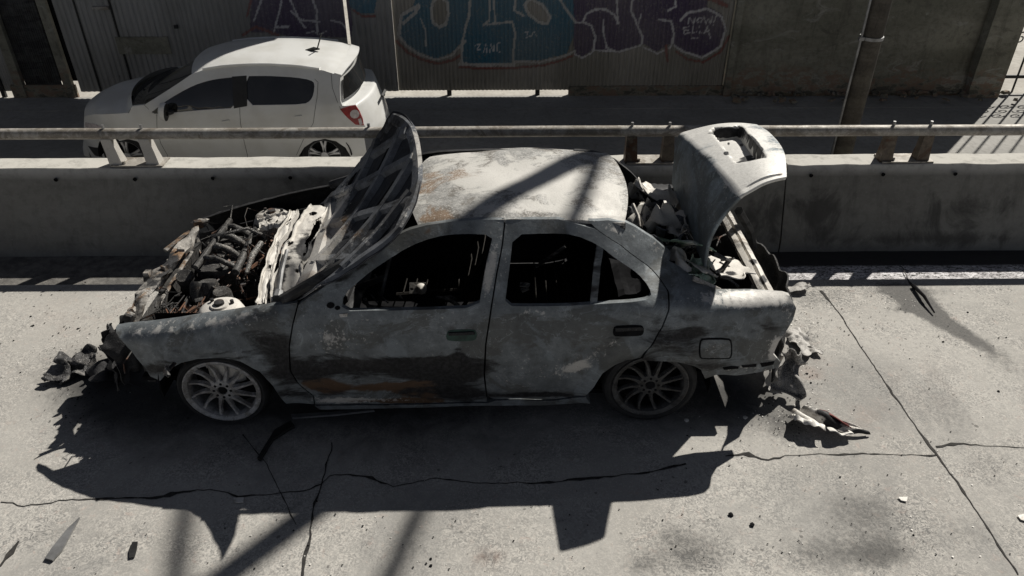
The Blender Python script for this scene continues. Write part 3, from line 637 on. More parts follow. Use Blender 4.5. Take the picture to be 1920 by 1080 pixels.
BURN_LIT = [  # px spots on the metal
 (560, 700, 60, 60, 0, 0, .25), (730, 687, 210, 26, 0, 0, .7), (840, 705, 90, 40, 0, 0, .55), (700, 735, 170, 16, 0, 0, .4), (1000, 740, 110, 6, 0, 0, .8), (870, 745, 60, 16, 0, 0, .6),
 (600, 720, 60, 22, 10, 2, .8), (720, 724, 120, 14, 0, 2, .6), (800, 733, 60, 18, 0, 2, .6), (760, 752, 160, 5, 0, 2, .7), (630, 752, 60, 8, 0, 1, .5), (700, 750, 140, 5, 0, 1, .5),
 (660, 635, 80, 30, 0, 1, .22), (620, 640, 30, 30, 0, 1, .25), (860, 665, 16, 20, 0, 0, .55), (840, 600, 60, 16, 0, 1, .18), (690, 600, 90, 12, 0, 1, .15),
 (1000, 640, 34, 30, 0, 0, .14), (1010, 585, 60, 5, 8, 1, .55), (960, 600, 40, 10, -20, 1, .2), (1075, 690, 50, 14, -12, 1, .5), (1130, 655, 80, 8, -30, 1, .35), (985, 700, 60, 40, 0, 1, .15), (930, 650, 14, 80, 0, 1, .12), (1200, 690, 60, 20, 0, 0, .5), (1230, 610, 30, 40, 0, 0, .35), (1150, 640, 60, 30, 0, 0, .22), (1180, 700, 60, 20, -40, 0, .4),
 (420, 660, 100, 14, 4, 0, .25), (340, 610, 120, 14, -6, 1, .4), (480, 590, 100, 12, -4, 1, .3), (280, 640, 60, 30, 0, 1, .1), (500, 640, 50, 40, 0, 0, .25), (300, 690, 40, 20, 0, 0, .5), (500, 720, 30, 30, 0, 1, .22), (530, 660, 30, 60, 0, 0, .2),
 (920, 500, 14, 70, 12, 1, .6), (300, 615, 90, 12, -5, 1, .3), (450, 610, 80, 20, 0, 1, .22), (250, 620, 40, 12, 0, 1, .3), (380, 650, 80, 16, 0, 1, .15), (945, 500, 8, 70, 12, 1, .3), (905, 430, 60, 10, 0, 1, .12), (800, 432, 60, 12, -14, 2, .35), (700, 480, 70, 12, -35, 0, .3), (640, 530, 60, 12, -35, 0, .35), (1080, 430, 60, 10, 10, 1, .2), (1180, 490, 50, 12, 42, 1, .18), (1240, 560, 12, 40, 0, 1, .2), (1150, 430, 40, 10, 20, 1, .4), (1225, 462, 40, 8, 36, 1, .35), (1225, 460, 36, 5, 36, 2, .4),
 (1280, 640, 50, 50, 0, 0, .35), (1400, 560, 90, 16, 0, 1, 1.3), (1480, 590, 14, 20, 0, 1, .3), (1340, 650, 34, 24, 0, 1, .12), (1300, 610, 30, 30, 0, 0, .3), (1420, 620, 60, 24, 0, 0, .15), (1390, 690, 60, 6, 0, 1, .3), (1350, 690, 60, 14, 0, 0, .4), (1455, 650, 14, 30, 20, 1, .8), (1440, 640, 50, 40, 0, 0, .12)]  # ash on the tail ledge and corner edge stands in for sunlight
# front wing
panel('front_wing', [(217, 614), (260, 608), (300, 604), (350, 597), (400, 589), (470, 579), (530, 571), (555, 569)]+sh(S1, -1.2)+[(537, 757)]+ARF[::-1][1:]+[(300, 714), (282, 706), (272, 690), (258, 674), (246, 658), (232, 642), (218, 624)], [], M['body'], BURN_LIT, base=(.08, -.05, 0))
# doors
fd, fd2 = panel('front_door', sh(S1, 1.6)+[(700, 757), (820, 755), (912, 753), (913, 744)]+sh(S2[::-1], -1.5)+[(900, 412), (850, 415), (800, 422), (767, 431), (740, 444), (690, 474), (640, 512), (600, 544)],
      [[(641, 583), (643, 553), (680, 521), (717, 493), (767, 462), (814, 444), (864, 438), (925, 440), (918, 470), (911, 500), (904, 540), (898, 577), (800, 581), (700, 583)]], M['body'], BURN_LIT)
rd, rd2 = panel('rear_door', sh(S2, 1.5)+[(927, 748), (1043, 748), (1098, 742)]+[(x-3, y-3) for x, y in ARR[1:]]+sh(S3[::-1], -1.5)[1:-1]+[(1047, 411), (1000, 411)],
      [[(946, 574), (951, 535), (956, 497), (962, 440), (1028, 437), (1078, 440), (1121, 458), (1156, 485), (1195, 512), (1218, 539), (1222, 556), (1207, 564), (1106, 571), (1000, 575)]], M['body'], BURN_LIT)
# sill below the doors
panel('sill', [(590, 761), (700, 760), (820, 758), (915, 756), (930, 751), (1043, 751), (1098, 745), (1107, 757), (1050, 758), (800, 764), (600, 768)], [], M['body'], BURN_LIT, th=.1, step=.03)
# rear quarter with C pillar and tail
panel('rear_quarter', sh(S3, 1.5)+[(1222, 677), (1265, 678), (1300, 686), (1314, 693), (1322, 710), (1331, 707), (1342, 703), (1381, 704), (1423, 698), (1455, 690), (1464, 680), (1450, 664), (1460, 641), (1478, 615), (1487, 599), (1493, 578), (1480, 553), (1440, 549), (1400, 547), (1342, 547), (1315, 532), (1285, 512), (1254, 493), (1258, 475), (1225, 447), (1192, 426), (1172, 416), (1140, 413)], [], M['body'], BURN_LIT, step=.025, base=(.06, .05, 0))
# hollow behind window: division bar, handles, fuel flap, small details
def sidepart(name, poly, mat, parent, off, th, marks=BURN_LIT, step=.02, sm=0, base=(0, 0, 0)):
    return panel(name, poly, [], mat, marks, th, step, off, parent, False, sm, base)[0]
sidepart('division_bar', [(1121, 455), (1133, 462), (1127, 500), (1120, 570), (1107, 571), (1114, 500)], M['body'], rd, -.012, .02, base=(.3, 0, 0))
sidepart('handle_recess', [(838, 622), (846, 618), (888, 617), (894, 622), (894, 634), (886, 639), (842, 639), (836, 634)], M['green_handle'], fd, .003, .006, sm=1)
sidepart('handle', [(841, 622), (888, 620), (891, 625), (842, 627)], M['char'], fd, .014, .012, base=(.4, 0, 0))
sidepart('handle_recess', [(1150, 614), (1157, 610), (1200, 609), (1207, 613), (1207, 625), (1200, 630), (1155, 631), (1149, 627)], M['soot'], rd, .003, .006, sm=1)
sidepart('handle', [(1153, 613), (1203, 611), (1206, 617), (1154, 619)], M['char'], rd, .014, .012, base=(.35, 0, 0))
ff = sidepart('fuel_flap_gap', [(1311, 640), (1317, 633), (1366, 633), (1373, 640), (1373, 668), (1366, 674), (1316, 674), (1310, 668)], M['soot'], car, .002, .004, sm=1)
sidepart('fuel_flap', [(1314, 641), (1319, 636), (1364, 636), (1370, 641), (1370, 667), (1364, 671), (1318, 671), (1313, 667)], M['body'], car, .005, .006, sm=1, base=(.05, .08, 0))
for poly in ([(1355, 689), (1372, 686), (1385, 687), (1384, 691), (1357, 693)], [(1425, 681), (1452, 677), (1450, 683), (1428, 688)], [(1390, 685), (1418, 682), (1418, 687), (1392, 689)]):
    sidepart('bumper_slot', poly, M['soot'], car, .003, .005)
for (x, y, r_) in ((620, 572, 6), (633, 577, 4)):
    sidepart('mirror_mount', [(x+r_*math.cos(a)*1.3, y+r_*math.sin(a)) for a in [i*math.pi/4 for i in range(8)]], M['soot'], fd, .003, .005)
sidepart('mirror_clip', [(636, 588), (652, 587), (651, 593), (638, 594)], M['pale_plastic'], fd, .006, .01)
mb = MB()
for s_ in (-1, 1): mb.tube([Vector((lerp(atY(912, 740, 3.45).x, atY(947, 415, 3.75).x, t), YC+s_*(yh(0, lerp(.2, 1.22, t))-.065), lerp(.2, 1.22, t))) for t in frange(0, 1, .1)], .045, 6)
mb.build_each('centre_pillar', M['dark_metal'], car, True, ([], (.5, 0, 0)))
# ---- roof
RX0, RX1 = atY(770, 429, 3.72).x, atY(1171, 417, 3.72).x
def roofP(u, v, dz=0.):
    b = 2*v-1; xf = RX0+.05-.10*(1-b*b)-.0; xr = RX1+.07*(1-b*b)
    x = lerp(xf, xr, u); y = YC+.50*b
    t = (x-(RX0+RX1)/2)/((RX1-RX0)/2)
    z = 1.25-(.062*t*t if t < 0 else .03*t*t)+.035*(1-b**4)-.02*math.exp(-((x-.05)/.3)**2-((y-4.35)/.25)**2)
    z += nz((x, y, 0), 2.6)*.009+nz((x, y, 3), 9)*.0025
    z -= .012*smooth01(.93, .97, abs(b))*(1-smooth01(.975, 1, abs(b)))
    return Vector((x, y, z+dz))
ROOFM = [(800, 370, 50, 60, 20, 2, .4), (860, 330, 60, 20, 0, 2, .3), (930, 330, 120, 30, 0, 1, .35), (1040, 340, 60, 50, 0, 1, .3), (1140, 370, 30, 40, 0, 1, .6), (1130, 405, 60, 8, 0, 1, .6), (860, 290, 50, 8, 0, 1, .4), (980, 390, 90, 12, 0, 1, .3), (900, 400, 60, 10, 0, 0, .2), (1000, 300, 60, 12, 0, 0, .15), (820, 410, 40, 10, 0, 2, .5)]
mb = MB(); mb.grid(roofP, 60, 48, -.03)
mb.build('roof', M['roof'], car, True, {'burn': spots(mb.v, ROOFM, (0, .18, .02))}, auto=50)
# roof side rails closing the gap between roof and door frames, front/rear headers
for s in (-1, 1):
    mb = MB(); mb.tube([roofP(u, (s*.955+1)/2, -.035) for u in frange(0, 1, .1)], .035, 8); mb.build('roof_rail', M['dark_metal'], car, True)
# far and near inner C pillar trim, A pillar inner
def rear_line(k): return [roofP(.985, k, -.02), Vector((.80, YC+(k*2-1)*.66, 1.08)), Vector((1.03, YC+(k*2-1)*.74, .90))]
for k in (): mb = MB(); mb.tube([along(rear_line(k), t/6) for t in range(7)], .028, 8); mb.build('rear_pillar', M['dark_metal'] if k > .5 else M['body'], car, True)
for s in (-1, 1):
    p = roofP(.03, .5+.48*s, -.03); mb = MB(); mb.tube([p, Vector((-.85, YC+s*.60, 1.05)), Vector((-1.24, YC+s*.735, .87))], .035, 8); mb.build('front_pillar', M['dark_metal'], car, True)
# ---- bonnet (raised, leaning back against the screen)
RN, RF = atY(543, 566, 3.50), atY(613, 374, 4.90); FN, FF = atY(754, 438, 3.44), atY(742, 197, 4.86)
def hoodP(a, b, dn=0.):
    base = lerp(RN, RF, b); top = lerp(FN, FF, b)
    k = 1-abs(2*b-1)**2.6; p = lerp(base, top, a)
    fw = (top-base).normalized(); p += fw*(.17*k-.02)*a*a
    # rounded front corners
    c = smooth01(.72, 1, a); e = abs(2*b-1); p.y = lerp(p.y, YC+.02+(p.y-YC-.02)*(1-(.10 if b > .5 else .02)*e*e), c)
    nrm = (RF-RN).cross(FN-RN).normalized(); nrm = -nrm if nrm.x > 0 else nrm     # towards the front: underside
    p -= nrm*(.045*(1-(2*b-1)**2)+.03*math.sin(a*math.pi)); p += nrm*(dn+nz((a*2, b*2, 1), 2.5)*.006)
    return p
HM = [(560, 540, 40, 60, 0, 1, .8), (600, 470, 30, 90, 25, 1, .75), (640, 380, 18, 60, 25, 1, .5), (660, 440, 50, 12, 20, 1, .65), (720, 425, 30, 10, -30, 1, .5), (785, 290, 14, 30, 10, 1, .95), (775, 250, 20, 16, 0, 1, .6), (640, 430, 60, 40, 0, 2, .45), (580, 520, 30, 50, 30, 2, .4), (700, 380, 100, 80, 0, 0, .1), (730, 230, 50, 40, 0, 0, .45), (760, 400, 10, 30, 30, 1, .4)]
mb = MB(); mb.grid(lambda a, b: hoodP(a, b, -.006)+Vector((nz((a*4, b*4, 2), 1.5)*.012, 0, nz((a*4, b*4, 6), 1.5)*.012)), 50, 54, .005)
hood = mb.build('bonnet', M['hood_skin'], car, True, {'burn': spots(mb.v, HM)}, auto=40); hood['label'] = 'raised bonnet leaning back on the windscreen with its ribbed underside showing'
def rib_strip(mb, pts, w=.055, h=.028):
    n = max(3, int(sum(math.hypot(b[0]-a[0], b[1]-a[1]) for a, b in zip(pts, pts[1:]))*16)); L = []
    P2 = [Vector((a, b, 0)) for a, b in pts]
    for i in range(n+1):
        q = along(P2, i/n); q2 = along(P2, min(1, i/n+.02)); q1 = along(P2, max(0, i/n-.02))
        p = hoodP(q.x, q.y, 0); t = (hoodP(q2.x, q2.y)-hoodP(q1.x, q1.y)).normalized()
        nrm = (hoodP(q.x+.01, q.y)-p).cross(hoodP(q.x, q.y+.01)-p).normalized(); nrm = -nrm if nrm.x > 0 else nrm
        s = t.cross(nrm).normalized(); L.append([p+s*w*.62+nrm*-.004, p+s*w*.38+nrm*h, p-s*w*.38+nrm*h, p-s*w*.62+nrm*-.004])
    v = [p for r_ in L for p in r_]; f = [(i*4+k, i*4+k+1, i*4+k+5, i*4+k+4) for i in range(n) for k in range(3)]+[(0, 1, 2, 3), (n*4+3, n*4+2, n*4+1, n*4)]
    mb.add(v, f)
mb = MB()
rib_strip(mb, [(.05, .04), (.93, .05), (.965, .3), (.965, .7), (.93, .95), (.05, .96)], .075, .014); rib_strip(mb, [(.06, .03), (.06, .97)], .11, .024)
for l in ([(.08, .30), (.93, .78)], [(.08, .62), (.72, .95)], [(.12, .06), (.95, .48)], [(.45, .05), (.94, .26)]): rib_strip(mb, l, .07, .032)
for l in ([(.08, .34), (.55, .06)], [(.08, .68), (.94, .20)], [(.1, .95), (.95, .5)], [(.50, .95), (.95, .72)]): rib_strip(mb, l, .06, .028)
mb.build('inner_ribs', M['hood'], hood, True, {'burn': spots(mb.v, HM, (.1, .0, .04))}, auto=30)
mb = MB()
for l in ([(.2, .42), (.4, .53)], [(.5, .56), (.74, .69)], [(.2, .2), (.4, .3)], [(.52, .36), (.78, .48)], [(.25, .7), (.5, .83)], [(.55, .86), (.7, .93)], [(.6, .18), (.8, .25)], [(.58, .68), (.8, .8)], [(.3, .9), (.5, .98)]): rib_strip(mb, l, .045, .008)
mb.build_each('cut_out', M['soot'], hood)
for s, q in ((-1, RN), (1, RF)):
    mb = MB(); mb.tube([q+Vector((.02, 0, .0)), q+Vector((-.06, 0, -.06)), q+Vector((-.02, 0, -.12))], .018, 6); mb.build('bonnet_hinge', M['ash'], car, True)
# ---- boot lid (standing open)
HN, HF = atY(1330, 519, 3.62), atY(1262, 346, 4.80); ON, OF = atY(1391, 368, 3.60), atY(1275, 252, 4.80); LN, LF = atY(1474, 334, 3.72), atY(1418, 236, 4.72)
def lidP(s, b):
    h = lerp(HN, HF, b); o = lerp(ON, OF, b); l = lerp(LN, LF, b); q = 4*b*(1-b)
    h = h+Vector((0, 0, -.0)); o = o+Vector((-.02*q, 0, .035*q)); l = l+Vector((.05*q, 0, .03*q))
    if s < 1:
        p = lerp(h, o, s); p = p+Vector((-.012*math.sin(math.pi*s)-.008*q*math.sin(math.pi*s), 0, 0))
        # the lid narrows to a point at its hinge corner
        p.y += (.10*(1-s)**2)*(1-b)**3; p.x -= .055*math.sin(math.pi*s)*(1-b)**6
    else:
        t = s-1; p = lerp(o, l, t); p = p+Vector((0, 0, .035*math.sin(math.pi*t)*(1 if b > .04 else .6)))
    return p
def lidS(u, v):                # smooth across the fold
    acc = Vector(); k = 0
    for d in (-.05, -.025, 0, .025, .05):
        s = min(2, max(0, 2*u+d)); acc += lidP(s, v); k += 1
    p = acc/k
    if u < .06: p = lerp(lidP(2*u, v), p, u/.06)
    if u > .94: p = lerp(lidP(2*u, v), p, (1-u)/.06)
    return p+Vector((nz((u*3, v*3, 0), 1.3)*.008, 0, nz((u*3, v*3, 7), 1.3)*.006))
REC = [(1330, 247), (1338, 241), (1386, 237), (1394, 240), (1437, 293), (1434, 298), (1382, 309), (1376, 306)]
def lid_full(u, v):
    p = lidS(u, v)
    if u > .5:
        x, y = proj(p)
        if inside(x, y, REC):
            e = polydist(x, y, REC); p = p+Vector((.005, 0, -.085*smooth01(0, 2.2, e)))
    return p
LM = [(1362, 250, 26, 8, -3, 0, 2.2), (1391, 250, 8, 10, 0, 0, 1.5), (1416, 273, 26, 6, 53, 0, 2.2), (1405, 303, 26, 2.5, -11, 0, 1.2), (1380, 285, 34, 22, 0, 1, .8), (1320, 380, 60, 120, 20, 0, -.1), (1360, 240, 40, 16, 0, 1, .3), (1420, 320, 60, 30, 0, 1, .5), (1390, 275, 40, 30, 0, 1, .6), (1310, 250, 30, 16, 0, 1, .5), (1380, 350, 30, 40, 40, 1, .35), (1390, 275, 4, 3, 0, 0, 1.3), (1362, 290, 5, 4, 0, 0, 1.3), (1366, 272, 3, 3, 0, 0, 1.2), (1400, 298, 18, 4, -12, 0, .9), (1300, 300, 20, 60, 20, 1, .12), (1330, 420, 30, 60, 10, 1, .1), (1460, 330, 12, 8, 0, 2, .6), (1290, 350, 8, 30, 20, 0, .3)]  # leading dark spots paint shadow and opening along the recess edges, not soot
mb = MB(); mb.grid(lid_full, 200, 170, None); A = [v.copy() for v in mb.v]
at = []
for p in A:
    q = spots([p], LM)[0]; at.append(q)
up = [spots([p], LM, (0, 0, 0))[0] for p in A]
W = 171; up2 = []
for i in range(201):
    for j in range(171):
        c = list(up[i*W+j]); c[1] += .40*smooth01(.47, .51, i/200); up2.append(tuple(c))
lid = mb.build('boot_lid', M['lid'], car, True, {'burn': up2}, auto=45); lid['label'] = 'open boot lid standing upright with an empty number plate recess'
md = lid.modifiers.new('s', 'SOLIDIFY'); md.thickness = .018; md.offset = 0
mb = MB()
for b in (.06, .94):
    p = lidP(.15, b)+Vector((.05, 0, 0)); q = Vector((1.05, p.y, .80)); mb.tube([p, p+Vector((.10, 0, -.05)), q+Vector((.18, 0, -.02)), q], .018, 6)
mb.build_each('boot_hinge', M['dark_metal'], car, True)
mb = MB(); mb.tube([atY(1385, 395, 4.3), atY(1405, 430, 4.45), atY(1412, 462, 4.5)], .03, 6); mb.build('boot_strut', M['dark_metal'], car, True)
# ---- rear panel, boot opening, parcel shelf and burnt contents
mb = MB(); mb.box((1.50, YC+.10, .56), (.05, 1.16, .56)); mb.build('rear_panel', M['dark_metal'], car)
mb = MB(); mb.grid(lambda u, v: Vector((1.46+.085*u, YC-.66+1.32*v, .852+.012*math.sin(u*math.pi)+nz((u, v*6, 0), 2)*.008-(.02 if .4 < u < .6 else 0))), 8, 50, -.05)
mb.build('boot_sill', M['ash'], car, True, {'burn': spots(mb.v, [(1418, 500, 20, 40, 30, 1, .6), (1430, 525, 7, 8, 0, 0, 1.2), (1412, 490, 8, 6, 0, 0, .7)])})
mb = MB(); mb.box((1.27, YC, .36), (.5, 1.3, .03)); mb.box((1.02, YC, .55), (.03, 1.3, .45)); mb.build('boot_floor', M['soot'], car)
def crumple(mb, c, sx, sy, amp, rot, sc_=4., seed=0, n=18, th=.006):
    c = Vector(c); Rm = Matrix.Rotation(rot[2], 3, 'Z') @ Matrix.Rotation(rot[1], 3, 'Y') @ Matrix.Rotation(rot[0], 3, 'X')
    def P(u, v):
        x, y = (u-.5)*sx, (v-.5)*sy
        e = 1+.35*nz((u*2, v*2, seed), 1.5, 2)
        q = Vector((x*e, y*e, 0)); q += amp*Vector((nz((x, y, seed), sc_, 1), nz((x, y, seed), sc_, 5), 1.6*nz((x, y, seed), sc_, 9)+.7*nz((x, y, seed), sc_*2.6, 13)))
        return c+Rm @ q
    mb.grid(P, n, n, th)
junk = thing('boot_debris', 'burnt crumpled metal and ash heaped across the rear shelf and boot of the burnt car', 'debris', (1.1, YC, .8))
def cr(name, mat, px, Y, sx, sy, amp, rot, sc_=6, seed=0, marks=(), base=(0, 0, 0), parent=None):
    mb = MB(); crumple(mb, atY(px[0], px[1], Y), sx, sy, amp, rot, sc_, seed)
    return mb.build(name, mat, parent or junk, True, {'burn': spots(mb.v, marks, base)}, auto=60)
cr('crumpled_sheet', M['ash'], (1252, 415), 4.30, .26, .36, .11, (R(-30), R(20), .3), 7, 1, base=(.0, .45, 0))
cr('crumpled_sheet', M['ash'], (1240, 372), 4.60, .24, .32, .12, (R(-20), R(35), 1), 7, 2, base=(.05, .4, 0))
cr('crumpled_sheet', M['hood'], (1225, 440), 4.30, .26, .4, .1, (R(-40), R(10), .5), 6, 3, base=(.0, .15, 0))
cr('crumpled_sheet', M['hood'], (1215, 395), 4.55, .2, .3, .1, (R(-10), R(30), 2), 7, 4)
cr('crumpled_sheet', M['hood'], (1245, 455), 4.12, .2, .3, .08, (R(-40), R(10), .1), 6, 8, base=(0, .1, 0))
cr('crumpled_sheet', M['ash'], (1268, 400), 4.55, .16, .22, .07, (R(-30), R(50), .3), 7, 9, base=(0, .2, 0))
cr('crumpled_sheet', M['ash'], (1205, 380), 4.5, .03, .03, .02, (0, 0, 0), 7, 5)
cr('green_panel', M['green_metal'], (1283, 458), 3.98, .22, .46, .035, (R(-28), R(26), .2), 3, 6, [(1295, 460, 14, 50, 20, 1, .6), (1290, 490, 40, 8, 0, 2, .4)])
cr('white_panel', M['ash'], (1362, 500), 3.83, .22, .36, .035, (R(-20), R(10), .1), 4, 7, [(1370, 513, 14, 5, 0, 0, 1.0)], (0, .35, 0))
cr('white_panel', M['ash'], (1315, 500), 3.78, .12, .26, .03, (R(-20), R(10), .1), 4, 17, base=(0, .35, 0))
for i, (px, Yq, mt) in enumerate([((1222, 372), 4.7, 'ash'), ((1270, 430), 4.2, 'ash'), ((1230, 470), 4.05, 'hood_skin'), ((1262, 440), 4.25, 'hood'), ((1210, 412), 4.4, 'ash'), ((1240, 398), 4.5, 'hood_skin'), ((1275, 490), 3.85, 'ash'), ((1300, 505), 3.75, 'green_metal')]):
    cr('crumpled_sheet', M[mt], px, Yq, .13, .17, .09, (R(-35+9*i), R(30-7*i), i), 9, 60+i, base=(.1 if i % 2 else 0, .25, 0))
mb = MB(); mb.tube([atY(1186, 383, 4.3), atY(1196, 405, 4.22), atY(1200, 425, 4.15)], [.013, .012, .008], 6); mb.build('strut_rod', M['ash'], junk, True)
mb = MB(); mb.grid(lambda u, v: Vector((lerp(.66, 1.1, u), YC-.62+1.24*v, lerp(.80, .84, u)+nz((u*3, v*6, 2), 1.5)*.04)), 12, 24, -.02); mb.build('parcel_shelf', M['soot'], car)
mb = MB()
for i in range(40):
    p = Vector((rnd.uniform(.9, 1.35), YC+rnd.uniform(-.5, .5), .82+rnd.random()*.06)); q = p+Vector((rnd.uniform(-.12, .12), rnd.uniform(-.15, .15), rnd.uniform(-.03, .1))); mb.tube([p, (p+q)/2+Vector((rnd.uniform(-.03, .03), 0, rnd.uniform(0, .04))), q], rnd.uniform(.004, .012), 5)
mb.build('wire_tangle', M['engine'], junk, True, {'burn': spots(mb.v, [], (-.2, .2, .05))})
def bump(u, v):
    y = lerp(3.60, 4.80, u); x = 1.78+.07*math.sin(math.pi*min(1, u*1.1))-.10*(1-u)**4
    return Vector((x+nz((u*4, v*2, 1), 2)*.04, y, lerp(.60+.05*nz((u*7, 0, 8), 1.5), .14+.12*nz((u*5, 0, 2), 2), v)+nz((u*6, v, 5), 2)*.03))
mb = MB(); mb.grid(bump, 40, 14, .01); mb.build('rear_bumper', M['char'], car, True, {'burn': spots(mb.v, [], (.2, .05, 0))}, auto=60)
# ---- gutter lip of boot opening near side (pale edge) and inner tail pocket
mb = MB(); mb.tube([atY(1300, 522, 3.62), atY(1330, 535, 3.6), atY(1350, 545, 3.58)], .016, 6); mb.build('gutter_lip', M['ash'], car, True)
for s in (-1, 1): mb = MB(); mb.box((1.17, YC+s*.66, .62), (.24, .03, .42)); mb.build('boot_side', M['soot'], car)
# ---- engine bay
mb = MB(); mb.box((-1.22, YC, .5), (.03, 1.42, .6)); mb.box((-.1, YC, .17), (2.4, 1.44, .03)); mb.box((1.2, YC, .25), (.7, 1.3, .03)); mb.build('floor_pan', M['soot'], car)
cow = thing  # (name kept short)
def strip(mb, pts, w, bow=.01, n=60, th=.012, nzk=.02, holes=(), m=12, seed=0):
    def P(u, v):
        p = along(pts, u); d = (along(pts, min(1, u+.02))-along(pts, max(0, u-.02))).normalized(); s = Vector((d.y, -d.x, 0)).normalized()
        e = abs(2*v-1); fl = .018*smooth01(.72, .8, e)-.03*smooth01(.9, 1, e)
        wv = w*(1+.35*nz((u*5, 0, seed), 1.5, 4)+.08*nz((u*16, v*2, seed), 1.2, 7))
        return p+s*(v-.5)*wv+Vector((nz((u*6, v, 3+seed), 1)*nzk, 0, bow*math.sin(v*math.pi)*.4+fl+nz((u*7, v*2, 5+seed), 1)*nzk*.6+.005*nz((u*22, v*5, seed), 1)+.008*abs(nz((u*14, v*4, seed+3), 1.3))))
    mb.grid(P, n, m, th)
    if holes:
        W = m+1; N0 = (n+1)*W
        def hole(q):
            i = min(q) % N0; u, v = (i//W+.5)/n, (i % W+.5)/m
            return any(((u-a)/c)**2+((v-b)/d)**2 < 1 for a, b, c, d in holes)
        k = [j for j, q in enumerate(mb.f) if not hole(q)]; mb.f = [mb.f[j] for j in k]; mb.m = [mb.m[j] for j in k]
mb = MB(); strip(mb, [atZ(488, 572, .78), atZ(500, 520, .79), atZ(515, 470, .79), atZ(535, 430, .80), atZ(552, 398, .80)], .065, .02, 70, holes=[(.35, .5, .02, .2), (.62, .6, .03, .16), (.85, .5, .05, .25)])
mb.build('cowl_panel', M['ash'], car, True, {'burn': spots(mb.v, [(505, 500, 10, 20, 0, 0, .3), (520, 460, 10, 10, 0, 0, .3)], (0, .35, 0))}, auto=60)
mb = MB(); strip(mb, [atZ(532, 568, .80), atZ(538, 530, .80), atZ(548, 490, .81), atZ(565, 450, .82), atZ(585, 410, .82), atZ(600, 388, .82)], .17, .025, 80, holes=[(.05, .3, .03, .14), (.28, .75, .02, .08), (.45, .8, .015, .06), (.68, .86, .17, .16), (.9, .45, .025, .14), (.55, .2, .02, .1)], m=20, seed=4)
mb.build('cowl_panel', M['ash'], car, True, {'burn': spots(mb.v, [(525, 555, 12, 14, 0, 0, .9), (535, 505, 7, 40, 15, 0, .5), (575, 465, 22, 34, 20, 0, .9)], (0, .22, .06))}, auto=60)
mb = MB(); mb.tube([atZ(523, 548, .84), atZ(528, 510, .85), atZ(538, 470, .85)], .013, 6); mb.tube([atZ(523, 548, .84), atZ(520, 560, .83)], .03, 8); mb.build('wiper_linkage', M['steel'], car, True)
mb = MB(); strip(mb, [atZ(485, 425, .72), atZ(510, 415, .75), atZ(545, 410, .77)], .17, .02, 40, holes=[(.35, .4, .08, .14), (.6, .7, .06, .1), (.15, .7, .06, .12)], m=20, seed=9); mb.build('inner_wing_plate', M['ash'], car, True, {'burn': spots(mb.v, [], (0, .12, .1))}, auto=60)
# strut towers
for s, px in ((-1, (412, 572)), (1, None)):
    c = atZ(412, 573, .74) if px else Vector((atZ(412, 573, .74).x, 2*YC-atZ(412, 573, .74).y, .72))
    mb = MB(); mb.lathe([(.02, .012), (.05, .012), (.055, 0), (.095, -.004), (.12, -.02), (.15, -.09), (.17, -.3), (.17, -.45)], 24, Matrix.Translation(c)); mb.build('strut_tower', M['ash'], car, True, {'burn': spots(mb.v, [], (0, .6 if px else .0, 0))})
    mb = MB(); mb.lathe([(0, .03), (.028, .028), (.03, .01)], 12, Matrix.Translation(c))
    for k in range(3): a = k*2.1+.4; mb.lathe([(0, .022), (.011, .02), (.012, 0)], 8, Matrix.Translation(c+Vector((.07*math.cos(a), .07*math.sin(a), 0))))
    mb.build('strut_top', M['engine'], car, True, {'burn': spots(mb.v, [], (.2, 0, .2))})
# inner wings
for s in (-1, 1):
    mb = MB(); mb.grid(lambda u, v: Vector((lerp(-2.2, -1.22, u), YC+s*(.62-.06*(1-u)), lerp(.25, lerp(.58, .8, u), v))), 10, 4, .012); mb.build('inner_wing', M['dark_metal'], car, False, {'burn': spots(mb.v, [], (.2, 0, 0))})
    # wheel housing
    for xw in (XFW, XRW):
        mb = MB(); mb.grid(lambda u, v: Vector((xw+.36*math.cos(math.pi*(1.1*u-.05)), YC+s*lerp(.55, .80, v), .28+.36*math.sin(math.pi*(1.1*u-.05)))), 20, 2, .01); mb.add([Vector((xw-.4, YC+s*.55, .1)), Vector((xw+.4, YC+s*.55, .1)), Vector((xw+.4, YC+s*.55, .66)), Vector((xw-.4, YC+s*.55, .66))], [(0, 1, 2, 3)]); mb.build('wheel_housing', M['soot'], car)
# radiator support
A0, A1 = atZ(236, 596, .60), atZ(384, 418, .64)
mb = MB()
mb.grid(lambda u, v: lerp(A0, A1, u)+Vector(((v-.5)*.07*(1+.6*nz((u*6, 0, 2), 1.3))+nz((u*5, 0, 4), 1.2)*.03, 0, .01*math.sin(u*9)+nz((u*8, v*2, 1), 1)*.03-.08*max(0, .15-u)/.15)), 50, 4, -.03)
mb.build('radiator_beam', M['ash'], car, True, {'burn': spots(mb.v, [(300, 520, 60, 30, -50, 0, .3), (330, 480, 30, 16, 0, 2, .5), (320, 490, 20, 20, 0, 0, .5), (250, 580, 30, 30, 0, 0, .3)], (.12, -.12, .2))}, auto=60)
mb = MB()
for (pa, pb_, za, zb, r_) in (((262, 545), (340, 480), .58, .6, .02), ((285, 590), (360, 470), .52, .58, .018), ((300, 590), (318, 500), .3, .56, .025), ((330, 560), (345, 500), .3, .55, .02), ((310, 470), (385, 420), .62, .63, .022)):
    a, b = atZ(*pa, za), atZ(*pb_, zb); m = (a+b)/2+Vector((rnd.uniform(-.02, .02), 0, rnd.uniform(-.02, .03))); mb.tube([a, m, b], [r_, r_*.8, r_], 6, True, .6)
